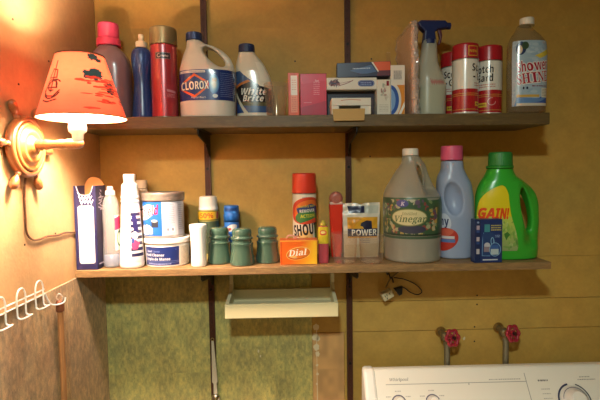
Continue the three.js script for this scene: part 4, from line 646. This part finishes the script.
{ // vinegar jug
  const P = 0.00271, X = u => (u - 412.5) * P, Y = v => (258.6 - v) * P;
  const j = jug({ H: Y(155), n: 2.15,
    xl: [[0, X(385)], [Y(200), X(384)], [Y(190), X(385.5)], [Y(180), X(391)], [Y(170), X(397)], [Y(162), X(402)], [Y(155), X(403)]],
    xr: [[0, X(440)], [Y(204), X(441)], [Y(195), X(439.5)], [Y(184), X(433.5)], [Y(174), X(429)], [Y(164), X(425.5)], [Y(158), X(421)], [Y(155), X(419)]],
    rz: [[0, 0.076], [Y(200), 0.076], [Y(185), 0.058], [Y(170), 0.036], [Y(160), 0.023], [Y(155), 0.021]],
    hole: { x: X(418.2), y: Y(175.5), a: 0.0075, b: 0.029, rot: 0.2, k: 0.008 }, thin: { x0: X(416), x1: X(426), y0: Y(198), y1: Y(156), r: 0.014 } });
  const g = thing('vinegar_jug', 'large translucent gallon vinegar jug with a white cap and green label', 'jug', [0.8755, L, 0.100]);
  part(g, 'body', j.geo, milky('#d9d3be', 0.62, 0.3));
  part(g, 'cap', ribbedCap(0.0215, 0.021, 0.019, 40), mat('#e6dfcc', 0.4), [X(411), Y(155) - 0.001, 0]);
  part(g, 'label', j.label(Y(232.5), Y(196), -1.6, 1.6, 12, 56), print(1024, 400, (c, w, h) => {
    rect(c, '#38583c', 0, 0, w, h); const r = rng(21); const cols = ['#9c4a36', '#b0944e', '#74855a', '#b0aa8a', '#5e4a60', '#8a423a', '#9a9a78', '#4f6a3f', '#b89a66', '#3a4e3c'];
    for (let i = 0; i < 170; i++) { const a = r() * 6.283, q = 0.75 + 0.55 * r(); oval(c, cols[Math.floor(r() * cols.length)], 400 + 300 * q * Math.cos(a), 210 + 170 * q * Math.sin(a), 10 + 24 * r(), 8 + 20 * r(), r() * 3); }
    oval(c, '#38583c', 860, 200, 130, 210); rect(c, '#38583c', 730, 0, 200, h); rect(c, '#c2bb90', 900, 60, 124, 340); lines(c, '#7f8462', 915, 80, 90, 14, 22, 6, 6); rect(c, '#38563c', 0, 0, w, 18); rect(c, '#22382a', 0, 380, w, 20);
    oval(c, '#474a86', 330, 60, 66, 40); text(c, 'K', 330, 62, 'italic bold 56px serif', '#d8d2e2'); oval(c, '#3a3c50', 430, 330, 150, 44);
    oval(c, '#7c7c48', 400, 205, 196, 92); oval(c, '#cfc596', 400, 205, 186, 82); text(c, 'Distilled', 400, 166, 'italic 40px serif', '#7c7a4a'); text(c, 'Vinegar', 404, 222, 'italic bold 92px serif', '#55693e', { sx: 0.96 });
  }, 0.35));
  part(g, 'label_edge', j.label(Y(235.3), Y(232.9), -1.6, 1.6, 2, 40, 0.0009), mat('#3f5a44', 0.4));
}
{ // fabric softener
  const P = 0.00272, X = u => (u - 457) * P, Y = v => (258.2 - v) * P;
  const j = jug({ H: Y(161), n: 2.5,
    xl: [[0, X(440)], [Y(200), X(439)], [Y(182), X(439)], [Y(176), X(440)], [Y(171), X(442.5)], [Y(168.5), X(443.3)], [Y(161), X(443.5)]],
    xr: [[0, X(473)], [Y(230), X(475.5)], [Y(200), X(474.5)], [Y(184), X(472)], [Y(177), X(468.5)], [Y(171), X(465.5)], [Y(168.5), X(464.4)], [Y(161), X(464)]],
    rz: [[0, 0.044], [Y(190), 0.043], [Y(174), 0.034], [Y(161), 0.028]],
    hole: { x: X(450.5), y: Y(198), a: 0.0245, b: 0.046, rot: 0.18, depth: 0.03, z: 0.044, k: 0.006 } });
  const g = thing('softener_bottle', 'pale blue grey fabric softener bottle with a pink cap', 'bottle', [0.9995, L, 0.084]);
  part(g, 'body', j.geo, mat('#9aa6bf', 0.32));
  part(g, 'cap', lathe([[0, 0], [0.0298, 0], [0.03, 0.003], [0.0288, 0.004], [0.0296, 0.007], [0.0288, 0.036], [0.027, 0.0395], [0, 0.04]], 48), mat('#d8587c', 0.4), [X(453.5), Y(160.5), 0]);
  part(g, 'label', j.label(Y(251), Y(213), -1.75, -0.05, 14, 24), print(384, 384, (c, w, h) => { c.clearRect(0, 0, w, h); oval(c, '#c8ccd8', 120, 100, 150, 120); text(c, 'Downy', 66, 78, 'bold 120px sans-serif', '#23305e', { sx: 0.9 }); oval(c, '#c23a2e', 170, 262, 190, 116, -0.15); oval(c, '#d2604a', 170, 200, 130, 40, -0.2); rect(c, '#d8cfcf', 120, 226, 190, 26); rect(c, '#5a7ab0', 110, 256, 210, 34); }, 0.35, { transparent: true }));
}
{ // big green detergent
  const P = 0.00266, X = u => (u - 508) * P, Y = v => (259.3 - v) * P;
  const j = jug({ H: Y(168), n: 2.4,
    xl: [[0, X(477)], [Y(235), X(475.5)], [Y(200), X(475)], [Y(190), X(476.5)], [Y(182), X(480)], [Y(176), X(484)], [Y(168), X(487)]],
    xr: [[0, X(537)], [Y(245), X(538)], [Y(222), X(539.5)], [Y(206), X(539)], [Y(196), X(536.5)], [Y(188), X(531)], [Y(181.5), X(523)], [Y(175.5), X(514)], [Y(168), X(511)]],
    rz: [[0, 0.043], [Y(200), 0.043], [Y(182), 0.038], [Y(168), 0.03]],
    hole: { x: X(521.5), y: Y(210), a: 0.0178, b: 0.06, rot: 0.22, k: 0.008 }, thin: { x0: X(514), x1: X(530), y0: Y(250), y1: Y(172), r: 0.02 } });
  const g = thing('detergent_bottle', 'big bright green laundry detergent bottle with a side handle', 'bottle', [1.1345, L, 0.112]);
  part(g, 'body', j.geo, mat('#36a932', 0.28, { clearcoat: 0.25, clearcoatRoughness: 0.2 }));
  part(g, 'cap_collar', lathe([[0, 0], [0.034, 0], [0.035, 0.003], [0.034, 0.008], [0, 0.009]], 48), mat('#2a8a2c', 0.35), [X(499), Y(168.5), 0]);
  part(g, 'cap', ribbedCap(0.0315, 0.03, 0.04, 44), mat('#258034', 0.4), [X(499.5), Y(167), 0]);
  part(g, 'label', j.label(Y(251), Y(183), -1.75, 0.25, 24, 30, 0.0008), print(512, 640, (c, w, h) => {
    c.clearRect(0, 0, w, h); c.save(); c.beginPath(); c.moveTo(60, 330); c.quadraticCurveTo(70, 60, 300, 20); c.quadraticCurveTo(380, 10, 372, 130); c.quadraticCurveTo(360, 260, 430, 380); c.quadraticCurveTo(500, 500, 508, 590); c.lineTo(490, 630); c.lineTo(0, 630); c.quadraticCurveTo(20, 480, 60, 330); c.clip();
    rect(c, '#d9c81f', 0, 0, w, 330); for (let i = 0; i < 12; i++) rect(c, `rgb(${190 - i * 4},${206 - i * 4},${84 + i * 2})`, 0, 310 + i * 28, w, 29); const r = rng(31); for (let i = 0; i < 60; i++) { c.globalAlpha = 0.4; oval(c, ['#5f9a3a', '#d7dca0', '#88b44a', '#3f7a32'][i % 4], 120 + 380 * r(), 360 + 250 * r(), 12 + 34 * r(), 6 + 16 * r(), r() * 3); } c.globalAlpha = 1; poly(c, '#3f7a32', [[300, 470], [340, 450], [380, 480], [350, 500], [330, 530], [310, 500]]); c.restore();
    text(c, 'GAIN!', 210, 282, 'italic bold 132px sans-serif', '#d8481c', { sx: 0.74, stroke: '#d8481c', lw: 8 });
  }, 0.3, { transparent: true }));
}
{
  const g = thing('sample_box', 'small navy box with a bottle picture in front of the green detergent', 'box', [1.0515, L, 0.1685], 0.03);
  carton(g, 0.072, 0.112, 0.026, mat('#1d2f5c', 0.42), print(320, 500, (c, w, h) => {
    rect(c, '#1e3264', 0, 0, w, h); rect(c, '#18294f', 0, 0, 62, h); rect(c, '#a99aa8', 14, 66, 36, 50); rect(c, '#b0a4ac', 14, 200, 36, 50); rect(c, '#b8b2b4', 14, 340, 36, 60); oval(c, '#8a9ab8', 32, 30, 14, 12); rect(c, '#2e4a80', 14, 120, 36, 30); rect(c, '#2e4a80', 14, 256, 36, 30);
    c.strokeStyle = '#6f9ac0'; c.lineWidth = 7; c.beginPath(); c.moveTo(100, 150); c.quadraticCurveTo(84, 190, 84, 420); c.lineTo(180, 424); c.moveTo(180, 150); c.quadraticCurveTo(230, 190, 234, 300); c.stroke(); c.fillStyle = '#24406f'; c.beginPath(); c.roundRect(90, 150, 138, 270, 30); c.fill(); rect(c, '#3f8a90', 108, 54, 66, 90); oval(c, '#b8b6bc', 142, 300, 36, 34); rect(c, '#8a7a84', 104, 316, 84, 60);
    c.strokeStyle = '#86b4d0'; c.lineWidth = 8; c.beginPath(); c.ellipse(204, 250, 16, 40, 0, 0, 7); c.stroke(); oval(c, '#2e4a80', 236, 350, 66, 76); rect(c, '#3a5f9a', 186, 300, 92, 44); rect(c, '#a9bcc0', 186, 344, 94, 66); c.strokeStyle = '#86b4d0'; c.lineWidth = 6; c.beginPath(); c.ellipse(238, 350, 66, 78, 0, 0, 7); c.stroke();
    for (let i = 0; i < 3; i++) lines(c, '#c9b95a', 190, 62 + i * 26, 120, 1, 0, 13, i + 3); lines(c, '#8fa6c8', 236, 180, 60, 2, 18, 8, 6); rect(c, '#c0c4cc', 90, 462, 180, 14);
  }, 0.32));
}

// ------------------------------------------------------------------ below the lower shelf
{ // white rack
  const g = thing('towel_rack', 'cream painted wooden rack hanging under the lower shelf', 'rack', [0.518, LB, 0]);
  const paint = mat('#d8cfa8', 0.5);
  part(g, 'front_board', at(rbox(0.302, 0.0385, 0.012, 0.002), 0, -0.109, 0.129), mat('#ddd2a2', 0.48));
  part(g, 'back_board', at(rbox(0.302, 0.042, 0.01, 0.002), 0, -0.100, 0.0125), paint);
  part(g, 'bottom_slat', at(rbox(0.302, 0.008, 0.106, 0.002), 0, -0.117, 0.070), paint);
  const side = [[0.008, 0], [0.034, 0], [0.03, -0.06], [0.045, -0.078], [0.122, -0.088], [0.122, -0.12], [0.008, -0.12]];
  const sg = extrude(side, 0.010, 0.001).rotateY(-Math.PI / 2);
  part(g, 'side_panel', sg, paint, [-0.1405, 0, 0]); part(g, 'side_panel', sg, paint, [0.1505, 0, 0]);
}
{ // outlet block and flex
  const g = thing('extension_cord', 'old cream outlet block with a black plug and looped flex under the shelf', 'cord', [0.84, 1.235, 0.001]);
  const blk = part(g, 'outlet_block', rbox(0.034, 0.024, 0.022, 0.004), mat('#c9bf98', 0.5), [-0.018, -0.007, 0.026], [0.1, 0.2, 0.45]);
  for (const [x, y] of [[-0.009, 0.004], [-0.003, 0.004], [0.006, 0.004], [-0.006, -0.005]]) part(blk, 'slot', new THREE.BoxGeometry(0.002, 0.006, 0.001), mat('#2a2418', 0.8), [x, y, 0.0112]);
  part(g, 'plug', extrude([[-0.013, 0.010], [0.013, 0.010], [0.006, -0.012], [-0.004, -0.014]], 0.018, 0.003), mat('#15110d', 0.5), [0.0165, 0.005, 0.018], [0, 0, 0.25]);
  const cordM = mat('#7d6b42', 0.6), dark = mat('#241a10', 0.6);
  part(g, 'flex', tube([[0.072, 0.092, 0.006], [0.05, 0.078, 0.006], [0.028, 0.062, 0.008], [0.008, 0.046, 0.01], [-0.006, 0.034, 0.012], [-0.02, 0.012, 0.02]], 0.0022, 50, 8), cordM);
  part(g, 'flex', tube([[0.006, 0.04, 0.012], [0.04, 0.032, 0.007], [0.075, 0.014, 0.006], [0.09, -0.006, 0.006], [0.078, -0.014, 0.006], [0.055, -0.006, 0.006], [0.04, 0.006, 0.008], [0.026, 0.014, 0.02]], 0.0016, 60, 8), dark);
  const ch = part(g, 'spiral_flex', (() => { const pts = []; for (let i = 0; i <= 140; i++) { const t = i / 140, a = t * 6.283 * 5.5; pts.push([lerp(-0.044, 0.004, t), lerp(0.092, 0.03, t) + 0.004 * Math.cos(a), 0.012 + 0.004 * Math.sin(a)]); } return tube(pts, 0.0022, 160, 6); })(), dark);
}
function valve(x, y, label) {
  const g = thing('water_valve', label, 'tap', [x, y, 0]);
  const grey = mat('#8d8670', 0.4, { metalness: 0.7 });
  part(g, 'pipe', lathe([[0.0085, -0.4], [0.0085, -0.02], [0.0105, -0.018], [0.0105, 0.004], [0, 0.004]], 24), grey, [0.001, 0, 0.03]);
  part(g, 'wall_flange', new THREE.CylinderGeometry(0.012, 0.016, 0.006, 24).rotateX(Math.PI / 2), BRASS, [-0.008, 0.012, 0.0035]);
  part(g, 'body', mergeGeometries([new THREE.SphereGeometry(0.0135, 20, 14).scale(0.95, 1.1, 1).translate(-0.006, 0.008, 0.03), new THREE.CylinderGeometry(0.009, 0.010, 0.03, 18).rotateX(Math.PI / 2).translate(-0.009, 0.012, 0.018)]), mat('#7a6a4a', 0.45, { metalness: 0.6 }));
  const stem = part(g, 'stem', lathe([[0, 0], [0.0075, 0], [0.0075, 0.010], [0.0045, 0.012], [0.0035, 0.03], [0, 0.03]], 18), BRASS, [-0.005, 0.01, 0.036], [1.35, 0, -0.35]);
  // six-lobed hand wheel: scalloped ring, spokes and hub
  const ring = []; for (let i = 0; i < 72; i++) { const a = i / 72 * 6.28319, r = 0.0225 * (0.92 + 0.09 * Math.cos(a * 6)); ring.push(V(r * Math.cos(a), 0, r * Math.sin(a))); }
  const bits = [new THREE.TubeGeometry(new THREE.CatmullRomCurve3(ring, true), 144, 0.0045, 10, true), new THREE.CylinderGeometry(0.0085, 0.0095, 0.007, 20)];
  for (let k = 0; k < 6; k++) bits.push(new THREE.CylinderGeometry(0.003, 0.003, 0.02, 8).rotateZ(Math.PI / 2).translate(0.0125, 0, 0).rotateY(k * Math.PI / 3));
  part(stem, 'hand_wheel', mergeGeometries(bits), mat('#a02234', 0.35), [0, 0.03, 0]);
  part(stem, 'nut', new THREE.CylinderGeometry(0.0055, 0.0055, 0.006, 6), mat('#3a1418', 0.4), [0, 0.036, 0]);
}
valve(0.997, 1.093, 'red six-lobed water valve on a grey pipe, nearer the plug'); valve(1.171, 1.102, 'red six-lobed water valve on a grey pipe, above the big washer dial');
{ // metal tool hanging beside the standard
  const g = thing('metal_ladle', 'grey metal ladle hanging bowl down in front of the shelf standard', 'ladle', [0.313, 1.10, 0.0175]); g.rotation.z = 0.035;
  part(g, 'handle', extrude([[-0.0035, 0], [0.0035, 0], [0.0072, -0.10], [0.0085, -0.122], [0.0045, -0.128], [0.006, -0.16], [-0.006, -0.16], [-0.0045, -0.128], [-0.0085, -0.122], [-0.0072, -0.10]], 0.005, 0.0014), mat('#c2b79c', 0.4));
  part(g, 'hanging_ring', new THREE.TorusGeometry(0.0042, 0.0012, 8, 20), BRASS, [0, 0.004, 0.0025]);
  part(g, 'bowl', new THREE.SphereGeometry(0.014, 28, 18).scale(1, 1.1, 0.7), mat('#c9c7c0', 0.12, { metalness: 1 }), [0.0005, -0.172, 0.006]);
}

// ------------------------------------------------------------------ washing machine
{
  const x0 = 0.744, W = 0.737, cx = x0 + W / 2, g = thing('washing_machine', 'white top loading washing machine with a raised control console', 'washer', [cx, 0, 0]);
  const enamel = mat('#e6e1d2', 0.3, { clearcoat: 0.3, clearcoatRoughness: 0.15 }), pm = mat('#e9e4d4', 0.38);
  part(g, 'cabinet', at(rbox(W, 0.89, 0.62, 0.012, 3), 0, 0.445, 0.045 + 0.31), enamel);
  part(g, 'lid', at(rbox(0.52, 0.014, 0.40, 0.006, 3), 0, 0.898, 0.44), enamel);
  // console: sloping face leaning back
  const Z0 = 0.078, Y0 = 1.0255, Z1 = 0.168, Y1 = 0.9015, CAP = 0.034, PW = W - 2 * CAP;
  const prof = [[0.045, 0.892], [0.172, 0.892], [Z1, Y1], [Z0, Y0], [Z0 - 0.006, Y0 + 0.002], [0.05, Y0 - 0.002]];
  part(g, 'console', extrude(prof, PW + 0.004, 0.001).rotateY(-Math.PI / 2).translate((PW + 0.004) / 2, 0, 0), pm);
  const capG = extrude([[0.042, 0.892], [0.177, 0.892], [Z1 + 0.004, Y1 + 0.002], [Z0 + 0.004, Y0 - 0.001], [Z0 - 0.006, Y0 + 0.003], [0.047, Y0 + 0.001]], CAP, 0.009).rotateY(-Math.PI / 2);
  for (const x of [-W / 2 + CAP - 0.0008, W / 2 + 0.0008]) part(g, 'end_cap', capG, mat('#efebe0', 0.25), [x, 0, 0]);
  const len = Math.hypot(Z1 - Z0, Y0 - Y1), tilt = -Math.atan2(Z1 - Z0, Y0 - Y1);
  part(g, 'control_panel', new THREE.PlaneGeometry(PW - 0.001, len - 0.003), print(2048, 496, (c, w, h) => {
    const k = w / PW, X = m => m * k; rect(c, '#e9e4d4', 0, 0, w, h);
    rect(c, '#8d8a80', X(0.024), X(0.0395), X(0.394), 5); rect(c, '#8d8a80', X(0.418), X(0.016), 5, h); text(c, 'Whirlpool', X(0.061), X(0.0265), 'italic 34px serif', '#55524a'); lines(c, '#a7a397', X(0.315), X(0.0315), X(0.09), 1, 0, 8, 4);
    lines(c, '#4f4c48', X(0.452), X(0.0365), X(0.028), 1, 0, 14, 6); lines(c, '#8d8a80', X(0.572), X(0.03), X(0.03), 1, 0, 8, 3); lines(c, '#8d8a80', X(0.565), X(0.0375), X(0.05), 1, 0, 8, 7);
    for (let i = 0; i < 4; i++) lines(c, '#b0aca0', X(0.455), X(0.062 + i * 0.013), X(0.024), 1, 0, 8, i + 11);
    for (const m of [0.055, 0.148]) for (const [dx, dy, l] of [[-0.034, 0.073, 0.014], [0.02, 0.073, 0.014], [-0.008, 0.058, 0.016]]) lines(c, '#b0aca0', X(m + dx), X(dy), X(l), 1, 0, 9, Math.round(m * 1000 + dx * 999));
    oval(c, '#77736a', X(0.256), X(0.044), 5, 5);
  }, 0.38), [0, (Y0 + Y1) / 2 + 0.0009, (Z0 + Z1) / 2 + 0.0009], [tilt, 0, 0]);
  const knob = (m, dn, big) => { // m: distance from the panel's left end, dn: below its top edge
    const name = big ? 'timer_dial' : 'knob', k = part(g, name, lathe(big ? [[0, 0], [0.0385, 0], [0.039, 0.002], [0.037, 0.006], [0.028, 0.008], [0.027, 0.013], [0.021, 0.024], [0.019, 0.026], [0, 0.026]] : [[0, 0], [0.0165, 0], [0.0165, 0.003], [0.013, 0.005], [0.0118, 0.018], [0.0105, 0.02], [0, 0.02]], 48), mat('#d8cfc2', 0.35), [m - PW / 2, Y0 - dn * Math.cos(tilt) + 0.0012, Z0 + dn * Math.sin(-tilt) + 0.0014], [Math.PI / 2 + tilt, 0, 0]);
    part(k, 'knob_face', new THREE.CylinderGeometry(big ? 0.0182 : 0.0098, big ? 0.019 : 0.0102, 0.0016, 40), mat('#eae5d8', 0.3), [0, big ? 0.0265 : 0.0205, 0]);
    const ring = (r0, r1, t0, t1, col, y) => part(k, 'dial_arc', new THREE.RingGeometry(r0, r1, 48, 1, t0, t1).rotateX(-Math.PI / 2), mat(col, 0.5), [0, y, 0]);
    if (big) { ring(0.0412, 0.0458, 1.75, 1.75, '#23284e', 0.0009); ring(0.0425, 0.0455, -0.3, 1.55, '#34364a', 0.0009); ring(0.0325, 0.034, 0.3, 2.7, '#44465c', 0.0076); } else ring(0.0172, 0.0202, 0.35, 2.5, '#57556a', 0.0007);
  };
  knob(0.055, 0.086, false); knob(0.148, 0.086, false); knob(0.538, 0.092, true);
}
renderer.render(scene, camera);
